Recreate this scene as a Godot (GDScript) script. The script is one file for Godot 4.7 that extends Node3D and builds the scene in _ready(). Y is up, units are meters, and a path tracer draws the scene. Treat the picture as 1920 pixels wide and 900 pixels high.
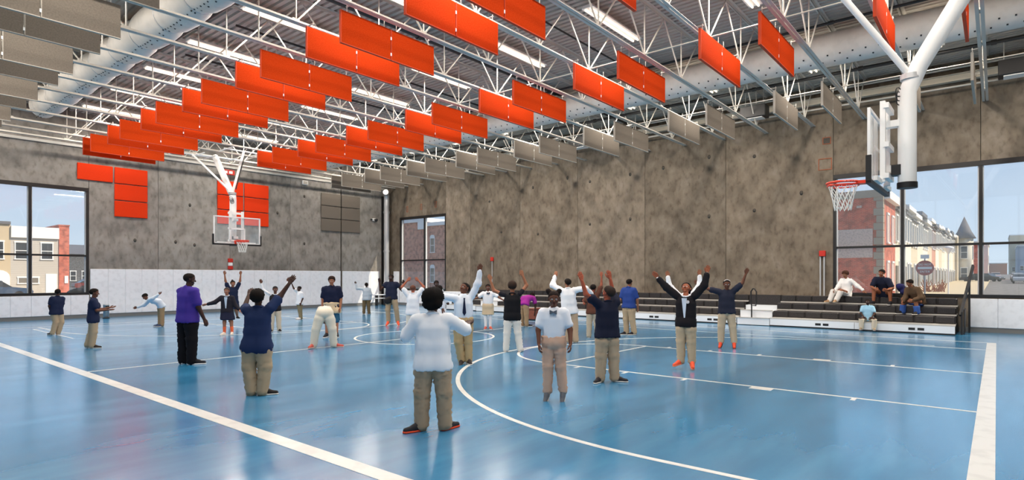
extends Node3D
# A school gymnasium: u runs along the court towards the far end wall, v across it towards the bleacher wall, h is height.
# world: x = v, y = h, z = -u

const EYE := 1.65
const FOCAL := 1100.0          # pixels, image 1920 x 900
const YAW := 50.43
const HORIZON := 519.0
const U_FAR := 28.2
const U_NEAR := -4.0
const V_LEFT := -0.7
const V_RIGHT := 22.4
const DECK := 8.2

var M := {}
var used := {}
var wrinkle: FastNoiseLite
var rng := RandomNumberGenerator.new()

func _ready() -> void:
	rng.seed = 4711
	wrinkle = FastNoiseLite.new()
	wrinkle.seed = 3
	wrinkle.frequency = 1.0
	wrinkle.fractal_octaves = 2
	make_camera_and_light()
	make_materials()
	build_floor()
	build_walls()
	build_roof()
	build_padding()
	build_bleachers()
	build_joists()
	build_ducts_and_pipes()
	build_baffles()
	build_wall_panels()
	build_lamps()
	build_hoops()
	build_outside()
	build_small_things()
	build_people()

func make_camera_and_light() -> void:
	var cam := Camera3D.new()
	cam.name = "camera"
	cam.near = 0.05
	cam.far = 600.0
	cam.projection = Camera3D.PROJECTION_FRUSTUM
	cam.size = 900.0 / FOCAL * cam.near
	cam.frustum_offset = Vector2(0.0, (HORIZON - 450.0) / FOCAL * cam.near)
	cam.position = Vector3(0, EYE, 0)
	cam.rotation_degrees = Vector3(0, -YAW, 0)
	add_child(cam)
	cam.current = true

	var env := Environment.new()
	env.background_mode = Environment.BG_SKY
	var sky := Sky.new()
	var sm := ProceduralSkyMaterial.new()
	sm.sky_top_color = Color(0.45, 0.65, 0.88)
	sm.sky_horizon_color = Color(0.80, 0.885, 0.955)
	sm.sky_curve = 0.22
	sm.ground_bottom_color = Color(0.36, 0.35, 0.33)
	sm.ground_horizon_color = Color(0.72, 0.74, 0.75)
	sm.sky_energy_multiplier = 1.0
	sm.sky_cover = sky_clouds()
	sm.sky_cover_modulate = Color(1, 1, 1, 0.14)
	sky.sky_material = sm
	env.sky = sky
	env.background_energy_multiplier = 1.0
	env.tonemap_mode = Environment.TONE_MAPPER_LINEAR
	env.tonemap_exposure = 0.94
	env.sdfgi_enabled = true
	env.ssao_enabled = true
	env.ssil_enabled = true
	var we := WorldEnvironment.new()
	we.name = "environment"
	we.environment = env
	add_child(we)

	var sun := DirectionalLight3D.new()
	sun.name = "sun"
	sun.light_color = Color(1.0, 0.94, 0.84)
	sun.light_energy = 1.8
	sun.light_angular_distance = 0.6
	sun.shadow_enabled = true
	sun.sky_mode = DirectionalLight3D.SKY_MODE_LIGHT_ONLY
	add_child(sun)
	sun.look_at_from_position(Vector3(8, 10, 20), Vector3(8, 10, 20) + Vector3(-0.5, -1.0, -1.0), Vector3.UP)

func sky_clouds() -> Texture2D:
	# thin even cloud all round the sky
	var n := FastNoiseLite.new()
	n.seed = 12
	n.noise_type = FastNoiseLite.TYPE_SIMPLEX_SMOOTH
	n.frequency = 0.006
	n.fractal_octaves = 5
	var t := NoiseTexture2D.new()
	t.width = 1024
	t.height = 512
	t.seamless = true
	t.noise = n
	var g := Gradient.new()
	g.set_color(0, Color(1, 1, 1, 0.0))
	g.set_color(1, Color(1, 1, 1, 0.75))
	g.set_offset(0, 0.42)
	g.set_offset(1, 0.85)
	t.color_ramp = g
	return t

# ------------------------------------------------------------------ helpers
func P(u: float, v: float, h: float) -> Vector3:
	return Vector3(v, h, -u)

func ground(px: float, py: float, h := 0.0) -> Vector3:
	# the point at height h that stands at this place of the floor plan
	var d := (EYE - h) * FOCAL / (py - HORIZON)
	var c := (px - 960.0) / FOCAL
	var y := deg_to_rad(YAW)
	return P(d * (-sin(y) * c + cos(y)), d * (cos(y) * c + sin(y)), h)

func numbered(called: String) -> String:
	var n: int = used.get(called, 0)
	used[called] = n + 1
	return called if n == 0 else "%s_%03d" % [called, n]

func tag(o: Node, label: String, category: String, group := "", kind := "") -> void:
	if label != "": o.set_meta("label", label)
	if category != "": o.set_meta("category", category)
	if group != "": o.set_meta("group", group)
	if kind != "": o.set_meta("kind", kind)

func thing(called: String, label: String, category: String, at := Vector3.ZERO, group := "", basis_ := Basis.IDENTITY) -> Node3D:
	var o := Node3D.new()
	o.name = numbered(called)
	add_child(o)
	o.transform = Transform3D(basis_, at)
	tag(o, label, category, group)
	return o

func struct(called: String) -> Node3D:
	var o := Node3D.new()
	o.name = called
	add_child(o)
	o.set_meta("kind", "structure")
	return o

func part(called: String, mesh: Mesh, m: Material, parent: Node, xf := Transform3D.IDENTITY) -> MeshInstance3D:
	var o := MeshInstance3D.new()
	o.name = called
	o.mesh = mesh
	o.material_override = m
	o.transform = xf
	o.cast_shadow = GeometryInstance3D.SHADOW_CASTING_SETTING_ON
	parent.add_child(o, true)
	return o

func single(called: String, mesh: Mesh, m: Material, label: String, category: String, xf := Transform3D.IDENTITY, group := "") -> MeshInstance3D:
	var o := part(numbered(called), mesh, m, self, xf)
	tag(o, label, category, group)
	return o

func st_new() -> SurfaceTool:
	var st := SurfaceTool.new()
	st.begin(Mesh.PRIMITIVE_TRIANGLES)
	st.set_smooth_group(-1)
	return st

func quad(st: SurfaceTool, a: Vector3, b: Vector3, c: Vector3, d: Vector3, uvs := true) -> void:
	# seen from the front a, b, c, d run clockwise
	var n := (c - a).cross(b - a).normalized()
	var w := (b - a).length()
	var l := (d - a).length()
	var pts := [a, b, c, a, c, d]
	var uv := [Vector2(0, 0), Vector2(w, 0), Vector2(w, l), Vector2(0, 0), Vector2(w, l), Vector2(0, l)]
	for i in 6:
		st.set_normal(n)
		st.set_uv(uv[i])
		st.add_vertex(pts[i])

func tri(st: SurfaceTool, a: Vector3, b: Vector3, c: Vector3) -> void:
	var n := (c - a).cross(b - a).normalized()
	for p in [a, b, c]:
		st.set_normal(n)
		st.set_uv(Vector2(p.x + p.z, p.y))
		st.add_vertex(p)

func add_box(st: SurfaceTool, lo: Vector3, hi: Vector3) -> void:
	add_frame_box(st, Transform3D(Basis.IDENTITY, (lo + hi) / 2.0), hi - lo)

func add_frame_box(st: SurfaceTool, xf: Transform3D, size: Vector3) -> void:
	var s := size / 2.0
	var p := []
	for i in 8:
		p.append(xf * Vector3(s.x if i & 1 else -s.x, s.y if i & 2 else -s.y, s.z if i & 4 else -s.z))
	quad(st, p[6], p[7], p[5], p[4])
	quad(st, p[3], p[2], p[0], p[1])
	quad(st, p[7], p[3], p[1], p[5])
	quad(st, p[2], p[6], p[4], p[0])
	quad(st, p[2], p[3], p[7], p[6])
	quad(st, p[4], p[5], p[1], p[0])

func box_mesh(size: Vector3) -> ArrayMesh:
	var st := st_new()
	add_box(st, -size / 2.0, size / 2.0)
	return st.commit()

func bevel_mesh(size: Vector3, b := 0.01) -> ArrayMesh:
	# a box with chamfered edges
	var st := st_new()
	var s := size / 2.0
	var t := s - Vector3(b, b, b)
	for ax in 3:
		for sg in [-1.0, 1.0]:
			var a1 := (ax + 1) % 3
			var a2 := (ax + 2) % 3
			var pts := []
			for q in [[-1, -1], [-1, 1], [1, 1], [1, -1]]:
				var p := Vector3.ZERO
				p[ax] = s[ax] * sg
				p[a1] = t[a1] * q[0]
				p[a2] = t[a2] * q[1]
				pts.append(p)
			if sg < 0: pts.reverse()
			quad(st, pts[0], pts[1], pts[2], pts[3])
	for ax in 3:
		var a1 := (ax + 1) % 3
		var a2 := (ax + 2) % 3
		for s1 in [-1.0, 1.0]:
			for s2 in [-1.0, 1.0]:
				var pts := []
				for q in [[0, -1], [0, 1], [1, 1], [1, -1]]:
					var p := Vector3.ZERO
					p[ax] = t[ax] * q[1]
					p[a1] = (s[a1] if q[0] == 0 else t[a1]) * s1
					p[a2] = (t[a2] if q[0] == 0 else s[a2]) * s2
					pts.append(p)
				if s1 * s2 > 0: pts.reverse()
				quad(st, pts[0], pts[1], pts[2], pts[3])
	for s0 in [-1.0, 1.0]:
		for s1 in [-1.0, 1.0]:
			for s2 in [-1.0, 1.0]:
				var a := Vector3(s.x * s0, t.y * s1, t.z * s2)
				var bb := Vector3(t.x * s0, s.y * s1, t.z * s2)
				var c := Vector3(t.x * s0, t.y * s1, s.z * s2)
				if s0 * s1 * s2 > 0: tri(st, a, c, bb)
				else: tri(st, a, bb, c)
	return st.commit()

func ring_frame(dir: Vector3) -> Array:
	var d := dir.normalized()
	var a := d.cross(Vector3.UP if absf(d.y) < 0.9 else Vector3.RIGHT).normalized()
	return [a, d.cross(a).normalized()]

func add_tube(st: SurfaceTool, pts: Array, radii: Array, sides := 10, caps := true) -> void:
	# a smooth swept tube; radii one per point
	var rings := []
	var normals := []
	var n := pts.size()
	var f: Array = ring_frame(pts[1] - pts[0])
	for i in n:
		var dir: Vector3 = (pts[mini(i + 1, n - 1)] - pts[maxi(i - 1, 0)]).normalized()
		var a: Vector3 = (f[0] - dir * dir.dot(f[0])).normalized()
		var b := dir.cross(a).normalized()
		f = [a, b]
		var r: float = radii[i] if radii.size() > 1 else radii[0]
		var ring := []
		var nr := []
		for k in sides:
			var t := TAU * k / sides
			var o := a * cos(t) + b * sin(t)
			ring.append(pts[i] + o * r)
			nr.append(o)
		rings.append(ring)
		normals.append(nr)
	for i in n - 1:
		for k in sides:
			var k2 := (k + 1) % sides
			var q := [[i, k], [i + 1, k], [i + 1, k2], [i, k], [i + 1, k2], [i, k2]]
			for e in q:
				st.set_normal(normals[e[0]][e[1]])
				st.set_uv(Vector2(float(e[1]) / sides, e[0]))
				st.add_vertex(rings[e[0]][e[1]])
	if caps:
		for k in sides:
			var k2 := (k + 1) % sides
			tri(st, pts[0], rings[0][k], rings[0][k2])
			tri(st, pts[n - 1], rings[n - 1][k2], rings[n - 1][k])

func tube_mesh(pts: Array, r: float, sides := 10) -> ArrayMesh:
	var st := st_new()
	add_tube(st, pts, [r], sides)
	return st.commit()

func add_bar(st: SurfaceTool, a: Vector3, b: Vector3, w: float, h: float, up := Vector3.UP) -> void:
	var d := (b - a).normalized()
	var x := up.cross(d)
	if x.length() < 0.01: x = Vector3.RIGHT.cross(d)
	x = x.normalized()
	var y := d.cross(x).normalized()
	add_frame_box(st, Transform3D(Basis(x, y, d), (a + b) / 2.0), Vector3(w, h, (b - a).length()))

func bar_mesh(a: Vector3, b: Vector3, w: float, h: float, up := Vector3.UP) -> ArrayMesh:
	var st := st_new()
	add_bar(st, a, b, w, h, up)
	return st.commit()

func add_prism(st: SurfaceTool, poly: PackedVector2Array, xf: Transform3D, depth: float) -> void:
	# poly in the local xy plane, pushed out along z by +-depth/2
	var idx := Geometry2D.triangulate_polygon(poly)
	var z := depth / 2.0
	var cc := 0.0
	for i in poly.size():
		var j := (i + 1) % poly.size()
		cc += poly[i].x * poly[j].y - poly[j].x * poly[i].y
	for i in range(0, idx.size(), 3):
		var a := poly[idx[i]]
		var b := poly[idx[i + 1]]
		var c := poly[idx[i + 2]]
		if (b - a).cross(c - a) > 0:
			var t := b
			b = c
			c = t
		tri(st, xf * Vector3(a.x, a.y, z), xf * Vector3(b.x, b.y, z), xf * Vector3(c.x, c.y, z))
		tri(st, xf * Vector3(a.x, a.y, -z), xf * Vector3(c.x, c.y, -z), xf * Vector3(b.x, b.y, -z))
	for i in poly.size():
		var a := poly[i]
		var b := poly[(i + 1) % poly.size()]
		if cc < 0:
			var t := b
			b = a
			a = t
		quad(st, xf * Vector3(a.x, a.y, z), xf * Vector3(a.x, a.y, -z), xf * Vector3(b.x, b.y, -z), xf * Vector3(b.x, b.y, z))

func lathe_mesh(profile: Array, sides := 24) -> ArrayMesh:
	# profile: [radius, height] from the bottom up, about the y axis
	var st := SurfaceTool.new()
	st.begin(Mesh.PRIMITIVE_TRIANGLES)
	st.set_smooth_group(0)
	for i in profile.size() - 1:
		for k in sides:
			var t0 := TAU * k / sides
			var t1 := TAU * (k + 1) / sides
			var a := Vector3(profile[i][0] * cos(t0), profile[i][1], profile[i][0] * sin(t0))
			var b := Vector3(profile[i + 1][0] * cos(t0), profile[i + 1][1], profile[i + 1][0] * sin(t0))
			var c := Vector3(profile[i + 1][0] * cos(t1), profile[i + 1][1], profile[i + 1][0] * sin(t1))
			var d := Vector3(profile[i][0] * cos(t1), profile[i][1], profile[i][0] * sin(t1))
			for p in [a, d, c, a, c, b]:
				st.add_vertex(p)
	st.generate_normals()
	return st.commit()

func at(p: Vector3, b := Basis.IDENTITY) -> Transform3D:
	return Transform3D(b, p)

func uv_basis() -> Basis:
	# local x along v, y up, z towards the near end
	return Basis.IDENTITY

# ------------------------------------------------------------------ materials
func c8(r: int, g: int, b: int) -> Color:
	return Color(r / 255.0, g / 255.0, b / 255.0)

func mat(c: Color, rough := 0.8, metal := 0.0, spec := 0.5) -> StandardMaterial3D:
	var m := StandardMaterial3D.new()
	m.albedo_color = c
	m.roughness = rough
	m.metallic = metal
	m.metallic_specular = spec
	m.cull_mode = BaseMaterial3D.CULL_DISABLED
	return m

func noise_tex(freq: float, stops: Array, seed_ := 1, size := 512, octaves := 4, kind := FastNoiseLite.TYPE_SIMPLEX_SMOOTH) -> NoiseTexture2D:
	var n := FastNoiseLite.new()
	n.seed = seed_
	n.noise_type = kind
	n.frequency = freq
	n.fractal_octaves = octaves
	var t := NoiseTexture2D.new()
	t.width = size
	t.height = size
	t.seamless = true
	t.noise = n
	var g := Gradient.new()
	g.offsets = PackedFloat32Array(stops.map(func(s): return s[0]))
	g.colors = PackedColorArray(stops.map(func(s): return s[1]))
	t.color_ramp = g
	return t

func bump_tex(freq: float, seed_ := 1, size := 512, octaves := 4) -> NoiseTexture2D:
	return noise_tex(freq, [[0.0, Color.BLACK], [1.0, Color.WHITE]], seed_, size, octaves)

func noisy(c: Color, spread: float, freq: float, scale: Vector3, rough: float, seed_ := 1, bump := 0.0) -> StandardMaterial3D:
	# a surface with blotches of its own colour
	var m := mat(Color.WHITE, rough)
	var lo := c.darkened(spread)
	var hi := c.lightened(spread * 0.6)
	m.albedo_texture = noise_tex(freq, [[0.2, lo], [0.5, c], [0.8, hi]], seed_)
	m.uv1_triplanar = true
	m.uv1_world_triplanar = true
	m.uv1_scale = scale
	if bump > 0.0:
		m.heightmap_enabled = true
		m.heightmap_scale = bump
		m.heightmap_texture = bump_tex(0.05, seed_ + 5)
	return m

func concrete(c: Color, seed_: int) -> StandardMaterial3D:
	var m := mat(Color.WHITE, 0.75, 0.0, 0.4)
	m.albedo_texture = noise_tex(0.011, [[0.15, c.darkened(0.16)], [0.38, c.darkened(0.05)], [0.52, c], [0.7, c.lightened(0.04)], [0.9, c.lightened(0.10)]], seed_, 1024, 5)
	m.uv1_triplanar = true
	m.uv1_world_triplanar = true
	m.uv1_scale = Vector3(0.13, 0.10, 0.13)
	m.detail_enabled = true
	m.detail_blend_mode = BaseMaterial3D.BLEND_MODE_MUL
	m.detail_uv_layer = BaseMaterial3D.DETAIL_UV_2
	m.uv2_triplanar = true
	m.uv2_world_triplanar = true
	m.uv2_scale = Vector3(0.22, 0.12, 0.22)
	m.detail_albedo = noise_tex(0.02, [[0.12, Color(0.84, 0.83, 0.82)], [0.32, Color(0.95, 0.945, 0.94)], [0.55, Color(1, 1, 1)], [1.0, Color(1, 1, 1)]], seed_ + 40, 1024, 6)
	m.heightmap_enabled = true
	m.heightmap_scale = 0.15
	m.heightmap_texture = bump_tex(0.02, seed_ + 9, 512, 6)
	return m

func make_materials() -> void:
	var f := mat(Color.WHITE, 0.17, 0.0, 0.7)
	f.albedo_texture = noise_tex(0.010, [[0.15, c8(43, 121, 166)], [0.5, c8(48, 129, 175)], [0.85, c8(56, 138, 184)]], 5, 1024, 5)
	f.uv1_triplanar = true
	f.uv1_world_triplanar = true
	f.uv1_scale = Vector3(0.05, 0.1, 0.22)
	f.roughness_texture = noise_tex(0.012, [[0.2, Color(0.75, 0.75, 0.75)], [0.8, Color(1, 1, 1)]], 15, 512, 4)
	f.roughness_texture_channel = BaseMaterial3D.TEXTURE_CHANNEL_RED
	f.roughness = 0.27
	f.clearcoat_enabled = true
	f.clearcoat = 0.6
	f.clearcoat_roughness = 0.16
	M.floor = f
	M.line = noisy(c8(222, 222, 218), 0.05, 0.02, Vector3(0.3, 0.3, 0.3), 0.28, 31)
	M.concrete = [concrete(c8(121, 109, 94), 101), concrete(c8(129, 117, 102), 117), concrete(c8(114, 103, 89), 139)]
	M.concrete_end = [concrete(c8(142, 136, 129), 163), concrete(c8(148, 143, 136), 187), concrete(c8(135, 130, 123), 195)]
	M.joint = mat(c8(70, 66, 60), 0.9)
	M.patch = noisy(c8(72, 66, 58), 0.3, 0.05, Vector3(2, 2, 2), 0.9, 44)
	M.pad = noisy(c8(241, 243, 247), 0.03, 0.02, Vector3(0.4, 0.4, 0.4), 0.42, 51)
	M.base = mat(c8(120, 120, 118), 0.7)
	M.black = mat(c8(24, 23, 24), 0.5)
	M.frame = mat(c8(28, 26, 26), 0.45)
	M.bead = mat(c8(196, 198, 200), 0.4)
	M.glass = mat(Color(0.92, 0.96, 0.96, 0.05), 0.02)
	M.glass.transparency = BaseMaterial3D.TRANSPARENCY_ALPHA
	M.board_glass = mat(Color(0.85, 0.92, 0.95, 0.10), 0.03)
	M.board_glass.transparency = BaseMaterial3D.TRANSPARENCY_ALPHA
	M.steel = mat(c8(200, 195, 186), 0.42, 0.0, 0.5)
	M.deck = noisy(c8(172, 166, 157), 0.05, 0.01, Vector3(0.3, 0.3, 0.3), 0.55, 61)
	M.duct = noisy(c8(216, 210, 202), 0.04, 0.02, Vector3(0.3, 0.3, 0.3), 0.6, 64)
	M.orange = noisy(c8(184, 56, 16), 0.06, 0.05, Vector3(1.2, 1.2, 1.2), 0.95, 66)
	M.orange.metallic_specular = 0.12
	M.orange_edge = mat(c8(204, 72, 36), 0.85)
	M.red_panel = noisy(c8(216, 58, 26), 0.05, 0.05, Vector3(1.2, 1.2, 1.2), 0.95, 67)
	M.red_panel.metallic_specular = 0.12
	M.grey_baffle = noisy(c8(112, 104, 95), 0.05, 0.04, Vector3(1.2, 1.2, 1.2), 0.95, 68)
	M.grey_baffle.metallic_specular = 0.15
	M.grey_edge = mat(c8(172, 165, 154), 0.8)
	M.white = mat(c8(236, 236, 234), 0.4)
	M.rim = mat(c8(226, 58, 26), 0.35)
	M.net = mat(c8(238, 238, 232), 0.8)
	M.seat = noisy(c8(42, 37, 36), 0.12, 0.03, Vector3(1.5, 1.5, 1.5), 0.42, 71)
	M.skirt = mat(c8(226, 230, 234), 0.4)
	M.tread = mat(c8(186, 182, 176), 0.5)
	M.brown = noisy(c8(120, 62, 44), 0.1, 0.02, Vector3(1, 4, 1), 0.5, 73)
	M.red = mat(c8(196, 44, 30), 0.4)
	M.rust = noisy(c8(150, 82, 52), 0.25, 0.06, Vector3(3, 3, 3), 0.9, 75)
	M.silver = mat(c8(190, 192, 194), 0.3, 0.7)
	M.pipe_black = mat(c8(34, 32, 32), 0.5)
	M.cream = mat(c8(206, 198, 182), 0.5)
	M.galv = mat(c8(196, 198, 200), 0.35, 0.5)
	M.lamp = mat(c8(255, 246, 232), 0.5)
	M.lamp.emission_enabled = true
	M.lamp.emission = Color(1.0, 0.93, 0.82)
	M.lamp.emission_energy_multiplier = 1.6
	# outside
	M.asphalt = noisy(c8(120, 116, 112), 0.16, 0.02, Vector3(0.12, 0.12, 0.12), 0.9, 81)
	M.walk = noisy(c8(206, 190, 158), 0.10, 0.03, Vector3(0.2, 0.2, 0.2), 0.9, 82)
	M.earth = noisy(c8(150, 138, 112), 0.2, 0.03, Vector3(0.2, 0.2, 0.2), 0.95, 83)
	M.brick_red = brick(c8(236, 98, 74), c8(238, 140, 116), 84)
	M.brick_brown = brick(c8(214, 132, 106), c8(230, 174, 150), 85)
	M.brick_coral = brick(c8(214, 110, 86), c8(224, 140, 116), 86)
	M.stone = noisy(c8(206, 186, 154), 0.14, 0.05, Vector3(0.7, 1.6, 0.7), 0.9, 87)
	M.siding = siding(c8(196, 188, 178))
	M.stucco = noisy(c8(222, 196, 184), 0.10, 0.03, Vector3(0.4, 0.4, 0.4), 0.9, 88)
	M.facade = [noisy(c8(232, 222, 200), 0.08, 0.03, Vector3(0.4, 0.4, 0.4), 0.9, 89), noisy(c8(240, 230, 212), 0.08, 0.03, Vector3(0.4, 0.4, 0.4), 0.9, 90), noisy(c8(218, 204, 176), 0.1, 0.03, Vector3(0.4, 0.4, 0.4), 0.9, 91), noisy(c8(206, 150, 126), 0.1, 0.03, Vector3(0.4, 0.4, 0.4), 0.9, 92)]
	M.pale_blue = noisy(c8(170, 182, 196), 0.06, 0.03, Vector3(0.2, 0.2, 0.2), 0.8, 97)
	M.trim = mat(c8(240, 240, 238), 0.6)
	M.pane_dark = mat(c8(58, 60, 64), 0.12)
	M.shutter = mat(c8(120, 112, 102), 0.7)
	M.slate = noisy(c8(104, 104, 110), 0.12, 0.05, Vector3(1, 3, 1), 0.8, 93)
	M.quoin = noisy(c8(176, 160, 142), 0.22, 0.06, Vector3(1, 1, 1), 0.9, 94)
	M.far_grey = noisy(c8(96, 96, 98), 0.2, 0.03, Vector3(0.5, 0.2, 0.5), 0.9, 95)
	M.leaf = noisy(c8(40, 30, 26), 0.3, 0.08, Vector3(3, 3, 3), 0.9, 96)
	M.sign_red = mat(c8(170, 34, 36), 0.5)
	M.tire = mat(c8(26, 26, 28), 0.8)

func brick(c: Color, mortar: Color, seed_: int) -> StandardMaterial3D:
	# courses of brick a couple of pixels high, seen from far across the street
	var im := Image.create(256, 256, false, Image.FORMAT_RGB8)
	im.fill(mortar)
	var r := RandomNumberGenerator.new()
	r.seed = seed_
	for row in 16:
		for k in 9:
			var x := k * 32 - (16 if row % 2 else 0)
			var t := c.darkened(r.randf() * 0.16).lightened(r.randf() * 0.1)
			im.fill_rect(Rect2i(maxi(x, 0), row * 16, 29 + mini(x, 0), 13), t)
	var m := mat(Color.WHITE, 0.9)
	m.albedo_texture = ImageTexture.create_from_image(im)
	m.uv1_triplanar = true
	m.uv1_world_triplanar = true
	m.uv1_scale = Vector3(0.55, 0.85, 0.55)
	m.detail_enabled = true
	m.detail_blend_mode = BaseMaterial3D.BLEND_MODE_MUL
	m.detail_uv_layer = BaseMaterial3D.DETAIL_UV_2
	m.uv2_triplanar = true
	m.uv2_world_triplanar = true
	m.uv2_scale = Vector3(0.12, 0.12, 0.12)
	m.detail_albedo = noise_tex(0.02, [[0.2, Color(0.78, 0.76, 0.76)], [0.5, Color(0.95, 0.94, 0.94)], [1.0, Color(1, 1, 1)]], seed_ + 3)
	return m

func siding(c: Color) -> StandardMaterial3D:
	var im := Image.create(64, 256, false, Image.FORMAT_RGB8)
	im.fill(c)
	for row in 8:
		im.fill_rect(Rect2i(0, row * 32 + 28, 64, 4), c.darkened(0.14))
	var m := mat(Color.WHITE, 0.7)
	m.albedo_texture = ImageTexture.create_from_image(im)
	m.uv1_triplanar = true
	m.uv1_world_triplanar = true
	m.uv1_scale = Vector3(0.7, 0.7, 0.7)
	return m

# ------------------------------------------------------------------ floor and court lines
func line_u(parent: Node, u0: float, u1: float, v: float, w: float) -> void:
	part("court_line", line_mesh(P(u0, v - w / 2, 0), P(u0, v + w / 2, 0), P(u1, v + w / 2, 0), P(u1, v - w / 2, 0)), M.line, parent)

func line_v(parent: Node, v0: float, v1: float, u: float, w: float) -> void:
	part("court_line", line_mesh(P(u - w / 2, v0, 0), P(u - w / 2, v1, 0), P(u + w / 2, v1, 0), P(u + w / 2, v0, 0)), M.line, parent)

func line_mesh(a: Vector3, b: Vector3, c: Vector3, d: Vector3) -> ArrayMesh:
	var lo := a.min(b).min(c).min(d)
	var hi := a.max(b).max(c).max(d)
	hi.y = 0.003
	var st := st_new()
	add_box(st, lo, hi)
	return st.commit()

func line_arc(parent: Node, u: float, v: float, r: float, w: float, a0: float, a1: float, n := 64) -> void:
	var st := st_new()
	for i in n:
		var t0 := lerpf(a0, a1, float(i) / n)
		var t1 := lerpf(a0, a1, float(i + 1) / n)
		var ri := r - w / 2
		var ro := r + w / 2
		var a := P(u + cos(t0) * ri, v + sin(t0) * ri, 0.003)
		var b := P(u + cos(t0) * ro, v + sin(t0) * ro, 0.003)
		var c := P(u + cos(t1) * ro, v + sin(t1) * ro, 0.003)
		var d := P(u + cos(t1) * ri, v + sin(t1) * ri, 0.003)
		quad(st, b, a, d, c)
		var dn := Vector3(0, -0.003, 0)
		quad(st, c, b, b + dn, c + dn)
		quad(st, a, d, d + dn, a + dn)
	part("court_line", st.commit(), M.line, parent)

func build_floor() -> void:
	var f := struct("floor")
	var st := st_new()
	add_box(st, P(U_FAR + 0.3, V_LEFT - 0.3, -0.3), P(U_NEAR - 0.3, V_RIGHT + 0.3, 0.0))
	part("floor_slab", st.commit(), M.floor, f)
	var V0 := 3.07
	var V1 := 18.85
	var U1 := 24.2
	line_u(f, 0.0, U1, V0, 0.175)
	line_u(f, 0.19, U1, V1, 0.07)
	line_v(f, V0 - 0.0875, V1 + 0.035, 0.1, 0.18)
	line_v(f, V0 + 0.0875, V1 - 0.035, U1, 0.08)
	line_v(f, V0 + 0.0875, V1 - 0.035, 12.15, 0.06)
	line_arc(f, 12.15, 10.95, 1.88, 0.06, 0, TAU, 96)
	for side in 2:
		var s := 1.0 if side == 0 else -1.0
		var o := 0.0 if side == 0 else 24.25
		var ou := func(u: float) -> float: return o + s * u
		var a: float = ou.call(0.19)
		var b: float = ou.call(6.46)
		line_u(f, minf(a, b), maxf(a, b), 9.12, 0.06)
		line_u(f, minf(a, b), maxf(a, b), 12.78, 0.06)
		line_v(f, 9.15, 12.75, ou.call(6.43), 0.06)
		var t0 := -PI / 2 if side == 0 else PI / 2
		line_arc(f, ou.call(6.46), 10.95, 1.86, 0.06, t0, t0 + PI, 48)
		line_arc(f, ou.call(2.36), 10.95, 6.05, 0.07, t0, t0 + PI, 96)
		a = ou.call(0.19)
		b = ou.call(2.36)
		line_u(f, minf(a, b), maxf(a, b), 4.9, 0.07)
		line_u(f, minf(a, b), maxf(a, b), 17.0, 0.07)
		for vv in [9.09, 12.81]:
			var dir := -1.0 if vv < 11.0 else 1.0
			for tk in [1.49, 3.87, 4.93, 5.9]:
				var c: float = ou.call(tk)
				line_v(f, minf(vv, vv + dir * 0.16), maxf(vv, vv + dir * 0.16), c, 0.06)
			var c0: float = ou.call(2.68)
			line_v(f, minf(vv, vv + dir * 0.16), maxf(vv, vv + dir * 0.16), c0, 0.31)
	line_u(f, 19.0, 23.3, 4.62, 0.05)
	line_u(f, 1.15, 23.3, 17.25, 0.05)
	line_v(f, 4.62, 17.25, 23.3, 0.05)

# ------------------------------------------------------------------ walls
func wall_piece(w: Node, along_u: bool, a: float, b: float, h0: float, h1: float, face: float, outward: float, mats: Array, n: int) -> void:
	# one precast concrete panel, its face at `face`
	var g := 0.008
	var st := st_new()
	var d := outward * 0.2
	if along_u:
		add_box(st, P(b - g, minf(face, face + d), h0).min(P(a + g, minf(face, face + d), h0)), P(a + g, maxf(face, face + d), h1).max(P(b - g, maxf(face, face + d), h1)))
	else:
		var p := P(face, a + g, h0)
		var q := P(face + d, b - g, h1)
		add_box(st, p.min(q), p.max(q))
	part("concrete_panel", st.commit(), mats[n % mats.size()], w)

func wall_back_fill(w: Node, along_u: bool, a: float, b: float, h0: float, h1: float, face: float, outward: float) -> void:
	var st := st_new()
	var p := P(a, face + outward * 0.05, h0) if along_u else P(face + outward * 0.05, a, h0)
	var q := P(b, face + outward * 0.3, h1) if along_u else P(face + outward * 0.3, b, h1)
	add_box(st, p.min(q), p.max(q))
	part("wall_backing", st.commit(), M.joint, w)

const WIN_TOP := 5.12

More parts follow.
